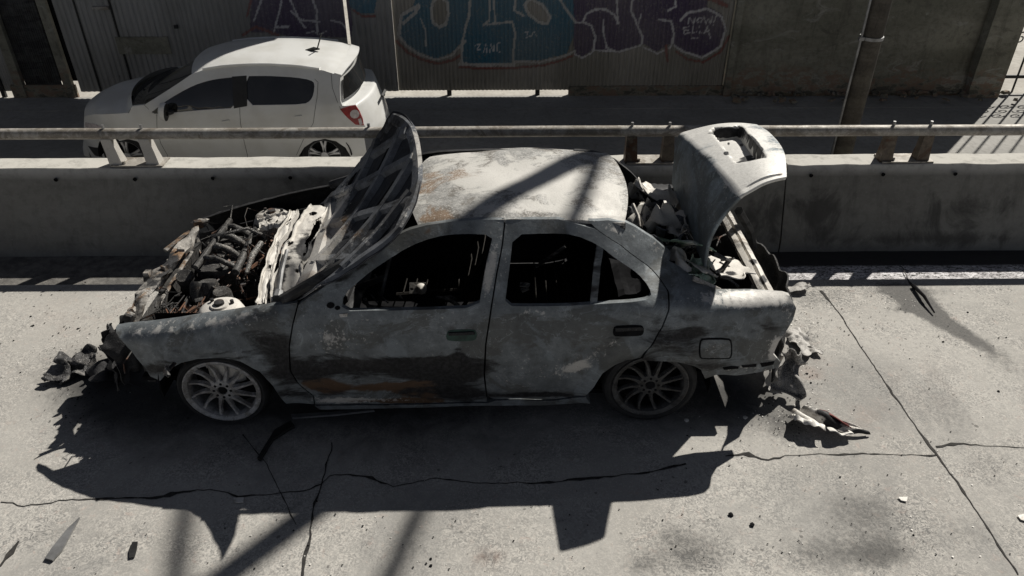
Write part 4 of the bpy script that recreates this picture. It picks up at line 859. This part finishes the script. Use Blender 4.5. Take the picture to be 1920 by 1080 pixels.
for t in frange(0, 1, .09):
    p = lerp(A0, A1, t); mb.box(p+Vector((rnd.uniform(-.06, .03), rnd.uniform(-.03, .03), rnd.uniform(-.02, .05))), (rnd.uniform(.03, .07), rnd.uniform(.03, .09), rnd.uniform(.02, .06)), Matrix.Rotation(rnd.random()*3, 3, 'Z') @ Matrix.Rotation(rnd.uniform(-.5, .5), 3, 'X'), .7)
mb.build_each('front_bracket', M['ash'], car, True, ([(250, 600, 40, 30, 0, 1, .3), (230, 620, 30, 40, 0, 0, .3)], (.3, -.25, .25)), auto=40)
mb = MB(); mb.box((-2.2, YC-.05, .36), (.05, 1.1, .38)); mb.build('radiator', M['engine'], car)
# engine lump, pipes and wires
eng = MB()
E0 = atZ(425, 470, .62)
eng.box(E0+Vector((0, 0, -.16)), (.30, .55, .28), None, .85); eng.box(E0+Vector((.16, -.0, -.18)), (.2, .4, .22), None, .8); eng.box(E0+Vector((-.05, -.5, -.25)), (.35, .4, .25), None, .7)
for k in range(4):
    y = E0.y-.21+k*.14
    eng.tube([(E0.x+.12-.031*q+rnd.uniform(-.008, .008), y+.003*q+rnd.uniform(-.008, .008), E0.z-.02+.085*math.sin(q*.34)+rnd.uniform(-.008, .008)) for q in range(10)], [rnd.uniform(.017, .028) for q in range(10)], 8)
eng.tube([(E0.x+.14, E0.y-.28, E0.z+.0), (E0.x+.14, E0.y+.30, E0.z+.03)], .026, 10); eng.tube([(E0.x-.1, E0.y-.3, E0.z+.05), (E0.x-.05, E0.y+.3, E0.z+.075)], .02, 8)
for k in range(4):
    p = E0+Vector((rnd.uniform(-.2, .2), -.38+rnd.uniform(-.15, .1), -.05)); eng.lathe([(0, .05), (.05, .05), (.06, .03), (.06, -.08)], 14, Matrix.Translation(p) @ Matrix.Rotation(rnd.uniform(-.6, .6), 4, 'X'))
eng.build('engine_block', M['engine'], car, True, {'burn': spots(eng.v, [(430, 455, 40, 30, 0, 1, .15), (475, 470, 10, 40, 20, 1, .6)], (.0, .05, .05))}, auto=45)
mb = MB(); mb.tube([atZ(462, 512, .66), atZ(474, 478, .72), atZ(490, 455, .74)], [.012, .022, .018], 10); mb.tube([atZ(398, 442, .7), atZ(430, 436, .75), atZ(465, 428, .76), atZ(492, 440, .72)], .012, 6)
mb.build('intake_pipe', M['engine'], car, True, {'burn': spots(mb.v, [], (-.1, .25, .1))})
wires = MB()
for i in range(360):
    p = Vector((rnd.gauss(-1.78, .13), rnd.gauss(YC+.28, .17), .47+rnd.random()*.14)) if i % 4 else Vector((rnd.gauss(-2.02, .1), rnd.gauss(YC-.45, .1), .45+rnd.random()*.12))
    p.x = max(-2.2, min(-1.3, p.x))
    ps = [p]
    for k in range(rnd.randint(2, 5)): p = p+Vector((rnd.gauss(0, .06), rnd.gauss(0, .08), rnd.gauss(0, .03))); p.z = min(.72 if i % 4 else .6, max(.35, p.z)); p.x = max(-2.22, min(-1.28, p.x)); ps.append(p)
    wires.tube(ps, rnd.choice([.0025, .003, .004, .005, .007, .012]), 5)
wires.build('wiring', M['engine'], car, True, {'burn': [(-.2+.5*rnd.random(), (.2 if nz(v, 3) > .2 else -.2), .3*(nz(v, 4, 3) > .1), 1) for v in wires.v]})
mb = MB()
mb.box((-1.72, YC, .24), (1.0, 1.3, .03)); mb.build('bay_floor', M['soot'], car); mb = MB()
for i in range(30):
    p = Vector((rnd.gauss(-1.95, .12), rnd.gauss(YC, .33), rnd.uniform(.36, .55))); s = rnd.uniform(.03, .09)
    mb.box(p, (s, s*rnd.uniform(.4, 1.5), s*rnd.uniform(.3, 1.0)), Matrix.Rotation(rnd.random()*3, 3, 'Z') @ Matrix.Rotation(rnd.uniform(-.8, .8), 3, 'X'), rnd.uniform(.5, 1))
mb.build_each('engine_scrap', M['engine'], car, False, ([(320, 580, 60, 20, 0, 2, .4), (450, 500, 60, 30, 0, 1, .2)], (.1, .02, .05)))
# ---- cabin remains
mb = MB(); mb.tube([(-.95, YC-.62, .80), (-.9, YC, .82), (-.95, YC+.62, .80)], .05, 8); mb.grid(lambda u, v: Vector((lerp(-1.2, -.85, u), YC-.62+1.24*v, .78-.08*u+nz((u*3, v*5, 1), 1.5)*.05)), 8, 20, -.02)
mb.build('dashboard_frame', M['dark_metal'], car, True, {'burn': spots(mb.v, [], (.3, 0, 0))})
def seat(cx, cy, w_=.46):
    mb = MB()
    for s in (-1, 1):
        mb.tube([(cx-.25, cy+s*w_/2, .32), (cx+.2, cy+s*w_/2, .36), (cx+.36, cy+s*w_/2*.95, .62), (cx+.46, cy+s*w_/2*.75, .88)], .016, 6)
    mb.tube([(cx+.46, cy-w_*.37, .88), (cx+.47, cy, .92), (cx+.46, cy+w_*.37, .88)], .016, 6)
    for k in range(5): z = .45+.09*k; x = cx+.25+.05*k; mb.tube([(x, cy-w_*.45, z), (x+.02, cy, z+.02), (x, cy+w_*.45, z)], .005, 5)
    for k in range(6): x = cx-.2+.075*k; mb.tube([(x, cy-w_*.5, .34), (x, cy, .31), (x, cy+w_*.5, .34)], .005, 5)
    mb.build('seat_frame', M['seat_metal'], car, True)
seat(-.5, YC-.36); seat(-.5, YC+.36); seat(.42, YC, 1.2)
mb = MB(); pw = Vector((-.72, YC-.36, .78))
mb.tube([pw+Vector((.12*math.cos(a)*.4, .18*math.sin(a), .17*math.cos(a))) for a in frange(0, 2*math.pi, .3)], .011, 6); mb.tube([pw, pw+Vector((-.25, 0, -.1))], .02, 8); mb.build('steering_wheel', M['dark_metal'], car, True)
# sunlit bracket with a dome, seen through the front window
c = atY(783, 540, 4.35)
mb = MB(); mb.grid(lambda u, v: c+Vector(((u-.5)*.11, (v-.5)*.05, (v-.5)*.06)), 10, 10, .01); mb.build('bracket_plate', M['ash'], car, False, {'burn': spots(mb.v, [(772, 542, 3, 3, 0, 0, 1.4)], (0, .35, 0))})
mb = MB(); mb.lathe([(0, .035), (.022, .028), (.034, .012), (.04, 0)], 16, Matrix.Translation(c+Vector((.025, -.01, .0))) @ Matrix.Rotation(R(60), 4, 'X')); mb.build('bracket_dome', M['ash'], car, True, {'burn': spots(mb.v, [], (0, .5, 0))})
mb = MB()
for (pts, Y, r_) in (([(818, 558), (838, 560), (850, 567), (860, 573)], 3.9, .014), ([(828, 558), (845, 556), (856, 562)], 3.95, .01), ([(695, 552), (710, 570)], 3.8, .006), ([(709, 549), (728, 568)], 3.8, .006), ([(680, 565), (690, 573), (720, 577), (755, 578)], 3.75, .010), ([(684, 560), (692, 578)], 3.75, .012), ([(975, 533), (992, 535), (990, 540), (978, 545)], 3.85, .016), ([(1085, 579), (1100, 577), (1128, 576)], 3.5, .008), ([(1005, 500), (1060, 462)], 4.3, .012), ([(702, 515), (707, 522)], 4.2, .008), ([(750, 555), (753, 560)], 4, .01)):
    mb.tube([atY(x, y, Y) for x, y in pts], r_, 6)
mb.build_each('cabin_scrap', M['ash'], car, True, ([], (.35, -.15, .1)))
# ---- wheels
def wheel(xw, zw, s, mat, sink=0, yaw=0, label=None):
    hub = bpy.data.objects.new('wheel', bpy.data.meshes.new('wheel')); 
    T = Matrix.Translation((xw, YC+s*.815, zw)) @ Matrix.Rotation(R(yaw), 4, 'Z') @ Matrix.Rotation(R(90) if s < 0 else R(-90), 4, 'X')      # local z points outward
    mb = MB(); mb.lathe([(.205, -.19), (.212, -.18), (.205, -.10), (.192, -.03), (.202, -.005), (.222, .004), (.229, .002), (.229, -.008), (.222, -.012)], 48, T)
    wb = mb.build('wheel', mat, car, True, {'burn': spots(mb.v, [], (0, .06, 0))}, auto=35)
    if label: wb['label'] = label
    rt = zw
    mb = MB(); mb.lathe([(.222, -.012), (.238, -.002), (.25, .004), (rt*.95, -.004), (rt*.985, -.02), (rt, -.045), (rt, -.15), (rt*.985, -.175), (rt*.93, -.195), (.222, -.19)], 56, T); mb.build('tyre', M['tyre'], wb, True, auto=30)
    mb = MB(); NS = 12
    for k in range(NS):
        a0 = 2*math.pi*(k+.3)/NS; pts = []
        for t in frange(0, 1, .125):
            r_ = lerp(.066, .222, t); a = a0+.16*t*t; pts.append((r_, a, lerp(-.012, -.004, t)-.028*math.sin(t*math.pi*.5)+.026*t*t))
        v = []
        for i, (r_, a, z) in enumerate(pts):
            w0 = lerp(.019, .0095, min(1, i/5)) if i < 6 else lerp(.0095, .017, (i-5)/3)
            for d, dz in ((-w0, -.022), (-w0*.55, .0), (w0*.55, .0), (w0, -.022)): v.append(T @ Vector((r_*math.cos(a)-d*math.sin(a), r_*math.sin(a)+d*math.cos(a), z+dz)))
        n = len(pts); mb.add(v, [(i*4+j, i*4+j+1, i*4+j+5, i*4+j+4) for i in range(n-1) for j in range(3)])
    mb.lathe([(0, -.022), (.03, -.022), (.031, -.012), (.052, -.01), (.07, -.014), (.078, -.03), (.078, -.06)], 32, T)
    mb.build('spokes', mat, wb, True, {'burn': spots(mb.v, [], (0, .12, 0))}, auto=30)
    mb = MB()
    for k in range(8): a = 2*math.pi*k/8; mb.lathe([(0, -.0085), (.0085, -.0085), (.009, -.014)], 8, T @ Matrix.Translation((.05*math.cos(a), .05*math.sin(a), 0)))
    mb.lathe([(0, -.014), (.026, -.016), (.027, -.02)], 14, T); mb.build('lug_holes', M['soot'], wb)
    mb = MB(); mb.lathe([(0, -.09), (.14, -.09), (.14, -.10)], 24, T); mb.lathe([(.14, -.1), (.2, -.15)], 24, T); mb.build('brake_disc', M['soot'], wb)
wheel(XFW, ZFW, -1, M['rim'], yaw=0, label='grey multi-spoke front wheel with sooty tyre'); wheel(XFW, ZFW, 1, M['rim_dark']); wheel(XRW, ZRW, -1, M['rim_dark'], label='blackened multi-spoke rear wheel'); wheel(XRW, ZRW, 1, M['rim_dark'])
# hanging front remains below the radiator support
def cr2(name, mat, c, sx, sy, amp, rot, sc_=6, seed=0, base=(0, 0, 0), marks=(), parent=None, n=18):
    mb = MB(); crumple(mb, c, sx, sy, amp, rot, sc_, seed, n); return mb.build(name, mat, parent, True, {'burn': spots(mb.v, marks, base)}, auto=60)
for i, (px, py, z, Y) in enumerate(((235, 660, 0, 3.62), (215, 650, 0, 3.85), (240, 620, 0, 4.1), (205, 690, 0, 3.7))):
    cr2('hanging_plastic', M['char'], atY(px, py, Y), .16, .26, .05, (R(80), R(10*i), R(60+20*i)), 7, 30+i, (.4, 0, 0), parent=car)
mb = MB(); p = atY(240, 690, 3.74); mb.tube([p+Vector((.03, .06, .05)), p+Vector((.16, .02, 0)), p+Vector((.26, .02, -.03))], .03, 6, True, .5); mb.build('bumper_bracket', M['body'], car, True, {'burn': spots(mb.v, [], (.25, 0, 0))})
# ================================================================== DEBRIS ON THE ROAD
def lump(name, px, sx, sy, amp, mat, label, cat, rot=(0, 0, 0), sc_=9, seed=0, z=None, base=(0, 0, 0), marks=(), group=None, n=18):
    o = cr2(name, mat, atZ(px[0], px[1], 0)+Vector((0, 0, z if z is not None else amp*.7)), sx, sy, amp, rot, sc_, seed, base, marks, None, n); tag(o, label, cat, group); return o
lump('melted_plastic', (150, 690), .24, .26, .05, M['char'], 'grey crumpled melted plastic lying on the concrete ahead of the front wheel', 'debris', (R(8), R(-6), .5), 11, 41, .03, (.0, .1, 0), n=30)
lump('plastic_scrap', (102, 716), .12, .08, .03, M['char'], 'small grey plastic scrap left of the melted heap', 'debris', (0, .2, .3), 9, 42, .03, (.0, .08, 0))
lump('charred_heap', (225, 705), .30, .26, .05, M['char'], 'black melted bumper remains on the ground under the front of the burnt car', 'debris', (.1, .1, .3), 7, 44, .03, (.45, 0, 0), n=24)
lump('hanging_bumper', (1470, 735), .18, .30, .07, M['char'], 'charred grey piece of rear bumper hanging behind the rear wheel', 'debris', (R(65), R(10), .25), 8, 45, .16, (-.1, .3, 0), n=24)
lump('bumper_scrap', (1448, 715), .12, .2, .04, M['char'], 'pale scorched scrap beside the hanging rear bumper piece', 'debris', (R(60), 0, .2), 8, 46, .12, (-.3, .6, .2), n=14)
lump('ash_pile', (1502, 645), .13, .30, .03, M['char'], 'pile of grey ash and melted flakes behind the tail of the burnt car', 'debris', (0, 0, .2), 12, 47, .015, (-.3, .55, 0), n=24)
lump('foil_scrap', (1495, 545), .2, .08, .03, M['char'], 'grey foil scraps lying by the boot corner', 'debris', (0, 0, .1), 9, 48, .03, (-.2, .4, 0), n=16)
# broken tail lamp piece
tl = thing('tail_lamp_fragment', 'crumpled black, white and dull red tail lamp fragment lying on the concrete', 'debris', atZ(1555, 800, 0))
c0 = atZ(1550, 800, 0)
def tlp(u, v):
    a = along([atZ(1482, 775, .04), atZ(1530, 800, .05), atZ(1570, 812, .04), atZ(1632, 812, .02)], u); b = along([atZ(1510, 765, .05), atZ(1552, 772, .08), atZ(1590, 792, .06), atZ(1625, 808, .03)], u)
    p = lerp(a, b, v); p.z += .02*math.sin(v*9+u*5)*(1-u*.7)+nz(p, 12)*.015; p.z = max(.012, p.z); return p
mb = MB(); mb.grid(tlp, 36, 16, .008); mb.build('shell', M['pale_plastic'], tl, True, {'burn': spots(mb.v, [(1520, 786, 30, 7, 25, 0, -.8), (1560, 796, 16, 16, 0, 0, 1.2), (1500, 795, 14, 8, 0, 0, .8), (1618, 812, 20, 6, 0, 0, 1.5), (1580, 822, 40, 5, 8, 0, 1.0), (1545, 772, 14, 6, 0, 0, 1.0)], (.4, 0, 0))}, auto=60)
mb = MB(); mb.grid(lambda u, v: along([atZ(1534, 768, .08), atZ(1555, 772, .095), atZ(1592, 796, .07)], u)+Vector((0, (v-.5)*.07, -.03*v)), 16, 5, .006); mb.build('red_lens', M['red_plastic'], tl, True)
mb = MB(); mb.grid(lambda u, v: along([atZ(1488, 782, .08), atZ(1515, 790, .095), atZ(1545, 800, .08)], u)+Vector((0, (v-.3)*.10, -.04*v+.02*math.sin(v*6)+nz((u*3, v*3, 0), 1.5)*.02)), 16, 8, .006); mb.build('white_backing', M['pale_plastic'], tl, True, {'burn': spots(mb.v, [], (0, .2, 0))}, auto=60)
mb = MB(); mb.grid(lambda u, v: along([atZ(1555, 806, .07), atZ(1575, 812, .06), atZ(1598, 812, .04)], u)+Vector((0, (v-.3)*.05, -.02*v+.01*math.sin(u*9))), 12, 5, .006); mb.build('white_backing', M['pale_plastic'], tl, True, {'burn': spots(mb.v, [], (0, .2, 0))}, auto=60)
# flat shards
def shard(name, pts, mat, label, cat='debris', th=.012, z=.006, group=None):
    P = [atZ(x, y, z+th) for x, y in pts]; n = len(P); v = P+[Vector((p.x, p.y, z)) for p in P]
    o = obj(name, v, [tuple(range(n)), tuple(range(n, 2*n))[::-1]]+[(i, (i+1) % n, n+(i+1) % n, n+i) for i in range(n)], mat, attr={'burn': [(0, .1, 0, 1)]*(2*n)}); return tag(o, label, cat, group)
shard('trim_strip', [(149, 969), (141, 984), (116, 1030), (98, 1050), (84, 1046), (96, 1028), (125, 992)], M['steel'], 'tapered grey trim strip lying on the concrete in front of the car, lower left', 'trim strip')
shard('plastic_flake', [(248, 1016), (258, 1015), (256, 1030), (252, 1044), (242, 1046), (242, 1032)], M['dark_metal'] if False else M['iron'], 'dark leaf shaped flake right of the grey trim strip', 'debris', .006)
shard('sill_trim', [(545, 776), (620, 772), (700, 764), (702, 769), (630, 777), (548, 783)], M['steel'], 'long pale trim strip on the ground below the front door', 'trim strip', .014)
shard('black_bar', [(482, 858), (515, 805), (545, 788), (552, 797), (512, 822), (488, 861)], M['iron'], 'black bar lying in the shade behind the front wheel', 'bar', .02)
shard('paper_scrap', [(1908, 966), (1922, 963), (1924, 977), (1914, 974)], M['pale_plastic'], 'white paper scrap at the right edge of the road', 'paper', .004)
shard('paper_scrap', [(1684, 932), (1702, 931), (1700, 940), (1690, 938)], M['pale_plastic'], 'small white flake near the road joint, left of the paper scrap', 'paper', .004)
shard('paper_scrap', [(437, 933), (457, 932), (456, 941), (440, 942)], M['pale_plastic'], 'small white chip on the crack at the edge of the car shadow', 'paper', .006)
mb = MB(); a, b = atZ(1712, 535, .02), atZ(1752, 586, .02); mb.tube([a, lerp(a, b, .5)+Vector((0, 0, .02)), b], [.015, .012, .006], 7); tag(mb.build('burnt_stick', M['soot'], None, True), 'burnt black stick lying across the road edge by the barrier, right of the car', 'stick')
for i in range(34):
    if i < 6: px, py = [(1370, 966), (1410, 985), (1287, 789), (1397, 784), (113, 545), (160, 530)][i]
    else: px, py = rnd.choice([(rnd.uniform(20, 220), rnd.uniform(570, 700)), (rnd.uniform(1500, 1900), rnd.uniform(560, 800)), (rnd.uniform(40, 1900), rnd.uniform(960, 1070)), (rnd.uniform(1440, 1540), rnd.uniform(600, 800))])
    s = rnd.uniform(.004, .011) if i > 5 else (.016 if i < 4 else .008)
    c = atZ(px, py, 0); bmx = bmesh.new(); bmesh.ops.create_icosphere(bmx, subdivisions=1, radius=s)
    v = [c+Vector((p.co.x*(1+.5*nz(p.co, 60, i)), p.co.y*(1+.5*nz(p.co, 60, i+9)), s*.35+p.co.z*.5)) for p in bmx.verts]; f = [[q.index for q in fc.verts] for fc in bmx.faces]; bmx.free()
    white = i in (2, 3); o = obj('charred_chip', v, f, M['pale_plastic'] if white else M['soot'], attr={'burn': [(0, 0, 0, 1)]*len(v)})
    tag(o, 'small white chip in the car shadow by the rear wheel' if white else 'small black charred chip scattered on the concrete', 'debris', 'white chips by the rear wheel' if white else 'charred chips on the road')
# ================================================================== WHITE HATCHBACK ON THE LOWER ROAD
YS = 8.70; WC = YS+.80
def S(x, y): return (130+x/3.1475, 40+y/3.1475)
WH = [(.0, .70), (.2, .755), (.35, .785), (.5, .80), (.7, .80), (.85, .79), (.95, .765), (1.1, .70), (1.25, .63), (1.36, .575), (1.5, .48)]
WX0, WX1 = atY(*S(88, 575), YS+.1).x, atY(*S(1790, 690), YS+.1).x
def wyh(X, Z):
    y = interp(WH, Z-ZR)
    t = max(0, (WX0+.75-X)/.75); y -= .2*t**2.5
    t = max(0, (X-(WX1-.55))/.55); y -= .22*t**2.4
    return y
def onw(px, py):
    d = ray(px, py); a = (YS-.4)/d.y; b = (YS+.9)/d.y; lo = a; n = 70
    def g(t): p = CO+d*t; return p.y-(WC-wyh(p.x, p.z))
    for i in range(1, n+1):
        t = lerp(a, b, i/n)
        if g(t) >= 0:
            hi = t
            for _ in range(22):
                m = (lo+hi)/2
                if g(m) >= 0: hi = m
                else: lo = m
            p = CO+d*hi; return (p.x, p.z)
        lo = t
    p = CO+d*b; return (p.x, p.z)
hb = thing('white_hatchback', 'clean white five door hatchback parked beyond the barrier beside the shed front', 'car', ((WX0+WX1)/2, WC, ZR))
def wp(name, poly, holes, mat, th=.03, step=.04, off=0., both=True, parent=None, sm=0):
    return panel(name, [S(*p) for p in poly], [[S(*p) for p in h] for h in holes], mat, None, th, step, off, parent or hb, both, sm, solver=onw, fn=wyh, yc=WC)
HOODE = [(88, 565), (105, 556), (150, 548), (250, 546), (350, 540), (362, 515), (374, 500)]
APIL = [(374, 500), (445, 492), (560, 420), (640, 368), (722, 312)]
RAIL = [(722, 312), (800, 284), (900, 267), (1000, 259), (1100, 255), (1200, 256), (1350, 265), (1500, 290), (1600, 320)]
REARE = [(1600, 320), (1597, 400), (1600, 470), (1612, 500), (1690, 492), (1735, 600), (1762, 650), (1785, 720), (1790, 790), (1780, 880)]
FA = [(215, 880), (222, 800), (245, 745), (290, 708), (345, 694), (400, 708), (445, 745), (472, 800), (480, 880)]
RA = [(1340, 880), (1352, 800), (1385, 745), (1440, 708), (1508, 693), (1575, 708), (1630, 745), (1663, 800), (1672, 880)]
W1 = [(470, 548), (530, 502), (590, 457), (700, 394), (770, 365), (830, 348), (900, 336), (992, 328), (1004, 511), (800, 522), (600, 541)]
W2 = [(1040, 324), (1120, 322), (1200, 323), (1340, 331), (1425, 347), (1448, 366), (1442, 430), (1422, 470), (1385, 490), (1200, 494), (1042, 496)]
body = HOODE+APIL[1:]+RAIL[1:]+REARE[1:]+RA[::-1]+FA[::-1]+[(150, 880), (110, 760), (92, 680), (86, 610)]
wp('body_side', body, [W1, W2], M['white'], .035)
wp('window', [(466, 551)]+W1[1:-1]+[(600, 544)], [], M['glass'], .01, .08, -.012); wp('window', W2, [], M['glass'], .01, .08, -.012)
wp('door_pillar', [(960, 326), (1046, 320), (1050, 500), (972, 514)], [], M['black_plastic'], .012, .05, .003)
def seam(pts, w_=2.2):
    poly = [(x-w_/2, y) for x, y in pts]+[(x+w_/2, y) for x, y in pts[::-1]]; wp('door_seam', poly, [], M['gap'], .006, .05, .002)
seam([(1006, 505), (1010, 600), (1030, 700), (1052, 790), (1055, 880)]); seam([(516, 548), (518, 640), (540, 720), (580, 790), (590, 880)]); seam([(1448, 340), (1468, 360), (1462, 450), (1440, 600), (1385, 690), (1340, 790)]); seam([(1545, 305), (1552, 390), (1580, 470), (1600, 515)]); seam([(440, 492), (470, 520)]); seam([(350, 542), (362, 516)])
wp('door_handle', [(900, 588), (945, 580), (945, 590), (905, 596)], [], M['white'], .02, .03, .012); wp('door_handle', [(1330, 560), (1372, 554), (1372, 563), (1334, 569)], [], M['white'], .02, .03, .012)
wp('headlight', [(96, 596), (150, 604), (192, 622), (180, 634), (110, 628), (92, 618)], [], M['clear_lens'], .02, .03, .008)
wp('bumper_grille', [(112, 735), (185, 745), (196, 800), (150, 790)], [], M['black_plastic'], .012, .03, .006)
tlm = [(1598, 517), (1655, 500), (1690, 495), (1712, 530), (1732, 575), (1738, 612), (1690, 608), (1640, 565)]
wp('tail_lamp', tlm, [], M['red_lens'], .02, .03, .010)
wp('lamp_reflector', [S_ for S_ in [(1660+28*math.cos(a)+25, 545+26*math.sin(a)) for a in frange(0, 5.8, .6)]], [], M['clear_lens'], .012, .03, .014); wp('lamp_reflector', [(1705, 575), (1722, 570), (1732, 605), (1715, 610)], [], M['clear_lens'], .012, .02, .014)
def edge3(poly, fy=0.): r_ = []; [r_.append(Vector((q[0], WC-wyh(q[0], q[1])+fy, q[1]))) for q in [onw(*S(*p)) for p in poly]]; return r_
def loft(name, E, mat, crown=0., bulge=lambda u: 0., parent=None, nu=24, nv=24, th=None, span=(0, 1), urange=(0, 1), off=Vector((0, 0, 0)), attr=None):
    def P(u, v):
        u2 = lerp(urange[0], urange[1], u); v2 = lerp(span[0], span[1], v); p = along(E, u2); q = Vector((p.x, 2*WC-p.y, p.z)); b = 1-(2*v2-1)**2; k = 1-abs(2*v2-1)**3
        return lerp(p, q, v2)+Vector((bulge(u2)*b, 0, crown*k))+off
    mb = MB(); mb.grid(P, nu, nv, th); return mb.build(name, mat, parent or hb, True, auto=50)
loft('hood', edge3(HOODE), M['white'], .07, lambda u: lerp(-.10, -.19, u), nu=30)
loft('windshield', edge3(APIL), M['glass'], .02, lambda u: lerp(-.18, -.09, u), off=Vector((0, 0, -.006)))
loft('front_bumper', edge3([(88, 565), (86, 610), (92, 680), (110, 760), (150, 880)]), M['white'], 0, lambda u: -.10-.03*math.sin(u*3))
loft('roof', edge3(RAIL), M['white'], .065, lambda u: lerp(-.09, .06, u), nu=40, nv=40)
tg = loft('tailgate', edge3(REARE), M['white'], 0, lambda u: lerp(.06, .16, min(1, u*2)), nu=50)
loft('rear_window', edge3([(1602, 330), (1599, 400), (1601, 466)]), M['glass'], 0, lambda u: lerp(.065, .15, u), parent=tg, off=Vector((.022, 0, 0)), span=(.02, .98))
E = edge3([(1600, 320), (1597, 400)]); loft('spoiler', edge3([(1560, 309), (1602, 321)]), M['white'], .066, lambda u: lerp(.055, .10, u), off=Vector((.012, 0, .010)), th=-.02, span=(.0, 1))
# roof rails, aerial, mirror, badge
for s in (0, 1):
    E = edge3([(790, 293), (900, 275), (1000, 267), (1100, 263), (1200, 264), (1350, 273), (1480, 292)]); E = [Vector((p.x, p.y if s == 0 else 2*WC-p.y, p.z+.02)) for p in E]
    mb = MB(); mb.tube([along(E, t/12) for t in range(13)], .016, 8); mb.build('roof_bar', M['white'], hb, True)
pa = atZ(*S(1455, 178), .56)
mb = MB(); mb.tube([pa+Vector((-.16, 0, .0)), pa+Vector((-.02, 0, .035)), pa+Vector((.05, 0, .03))], [.02, .035, .015], 8, True, .6); mb.tube([pa+Vector((.02, 0, .03)), pa+Vector((.10, .0, .22))], .008, 6); mb.build('aerial', M['black_plastic'], hb, True)
for s in (0, 1):
    pm = atY(*S(556, 535), YS-.08); pm.y = pm.y if s == 0 else 2*WC-pm.y
    mb = MB(); mb.lathe([(0, .055), (.05, .05), (.085, .03), (.095, 0), (.09, -.03), (.0, -.035)], 20, Matrix.Translation(pm) @ Matrix.Rotation(R(-80), 4, 'Y') @ Matrix.Diagonal((1.2, .9, 1, 1))); mr = mb.build('wing_mirror', M['white'], hb, True, auto=60)
    mb = MB(); mb.tube([pm+Vector((.03, 0, -.02)), pm+Vector((.06, .10 if s == 0 else -.10, -.03))], .03, 8); mb.lathe([(0, -.036), (.088, -.036), (.09, -.028)], 20, Matrix.Translation(pm) @ Matrix.Rotation(R(-80), 4, 'Y') @ Matrix.Diagonal((1.2, .9, 1, 1))); mb.build('mirror_glass', M['black_plastic'], mr, True)
pbd = Vector((WX1+.1, WC, ZR+.86)); mb = MB(); mb.tube([(WX1+.075, WC-.13, ZR+.83), (WX1+.085, WC+.13, ZR+.83)], .02, 4); mb.build('badge', M['black_plastic'], tg)
mb = MB(); mb.box(((WX0+WX1)/2, WC, ZR+.22), (WX1-WX0-.4, 1.35, .12)); mb.box(((WX0+WX1)/2+.2, WC, ZR+.62), (1.9, 1.3, .1)); mb.build('underbody', M['black_plastic'], hb)
for s in (-1, 1):
    for cx, cy in ((345, 812), (1510, 812)):
        p = atY(*S(cx, cy), YS+.04); Tm = Matrix.Translation((p.x, WC+s*.76, ZR+.295)) @ Matrix.Rotation(R(90) if s < 0 else R(-90), 4, 'X')
        mb = MB(); mb.lathe([(.19, -.01), (.21, .004), (.27, .0), (.295, -.03), (.295, -.15), (.2, -.17)], 40, Tm); wt = mb.build('wheel', M['tyre'], hb, True, auto=30)
        mb = MB(); mb.lathe([(.185, -.14), (.185, -.02), (.2, .002), (.205, -.01)], 40, Tm)
        for k in range(5):
            a = 2*math.pi*k/5+.3
            for d in (-.16, .16):
                v = []
                for t in (0, .5, 1):
                    r_ = lerp(.03, .195, t); aa = a+d*t
                    for wd, dz in ((-.018, -.02), (-.012, 0), (.012, 0), (.018, -.02)): v.append(Tm @ Vector((r_*math.cos(aa)-wd*math.sin(aa), r_*math.sin(aa)+wd*math.cos(aa), dz-.01)))
                mb.add(v, [(i*4+j, i*4+j+1, i*4+j+5, i*4+j+4) for i in range(2) for j in range(3)])
        mb.lathe([(0, -.004), (.045, -.004), (.05, -.02)], 20, Tm); mb.build('rim', M['silver'], wt, True, auto=30)
        mb = MB(); mb.lathe([(0, -.09), (.19, -.09)], 24, Tm); mb.build('brake_disc', M['soot'], wt)
        mb = MB(); mb.grid(lambda u, v: Vector((p.x+.33*math.cos(math.pi*u), WC+s*lerp(.45, .77, v), ZR+.3+.33*math.sin(math.pi*u))), 16, 2, .01); mb.add([(p.x-.35, WC+s*.45, ZR+.1), (p.x+.35, WC+s*.45, ZR+.1), (p.x+.35, WC+s*.45, ZR+.65), (p.x-.35, WC+s*.45, ZR+.65)], [(0, 1, 2, 3)]); mb.build('wheel_arch', M['soot'], hb)

# fine grit and ash flakes: nobody could count them
def flakes(name, mat, n, spots_, lo, hi, label):
    mb = MB()
    for i in range(n):
        cx, cy, rx, ry = rnd.choice(spots_); px, py = rnd.gauss(cx, rx), rnd.gauss(cy, ry)
        if py < 546 or py > 1100: continue
        c = atZ(px, py, .002); k = rnd.uniform(lo, hi); a = rnd.random()*6.3; m = rnd.randint(3, 5); q = [c+Vector((k*rnd.uniform(.6, 1.3)*math.cos(a+6.28*j/m), k*rnd.uniform(.5, 1.2)*math.sin(a+6.28*j/m), rnd.uniform(0.002, .4*k+.002))) for j in range(m)]
        mb.add(q+[c+Vector((0, 0, k*.6))], [(j, (j+1) % m, m) for j in range(m)])
    o = mb.build(name, mat, attr={'burn': [(0, .1, 0, 1)]*len(mb.v)}); o['kind'] = 'stuff'; tag(o, label, 'debris')
flakes('grit', M['soot'], 900, [(1505, 660, 22, 60), (1480, 780, 40, 30), (150, 620, 60, 60), (960, 1000, 500, 60), (1700, 600, 140, 40), (1600, 900, 220, 110), (150, 740, 40, 40)], .002, .007, 'fine black grit and charred crumbs scattered over the concrete')
flakes('ash_flakes', M['pale_plastic'], 420, [(1500, 640, 20, 50), (1490, 780, 50, 20), (140, 660, 60, 40), (1750, 560, 110, 10), (1600, 900, 260, 120), (500, 1000, 300, 60)], .002, .006, 'pale ash flakes and glass crumbs scattered over the concrete')
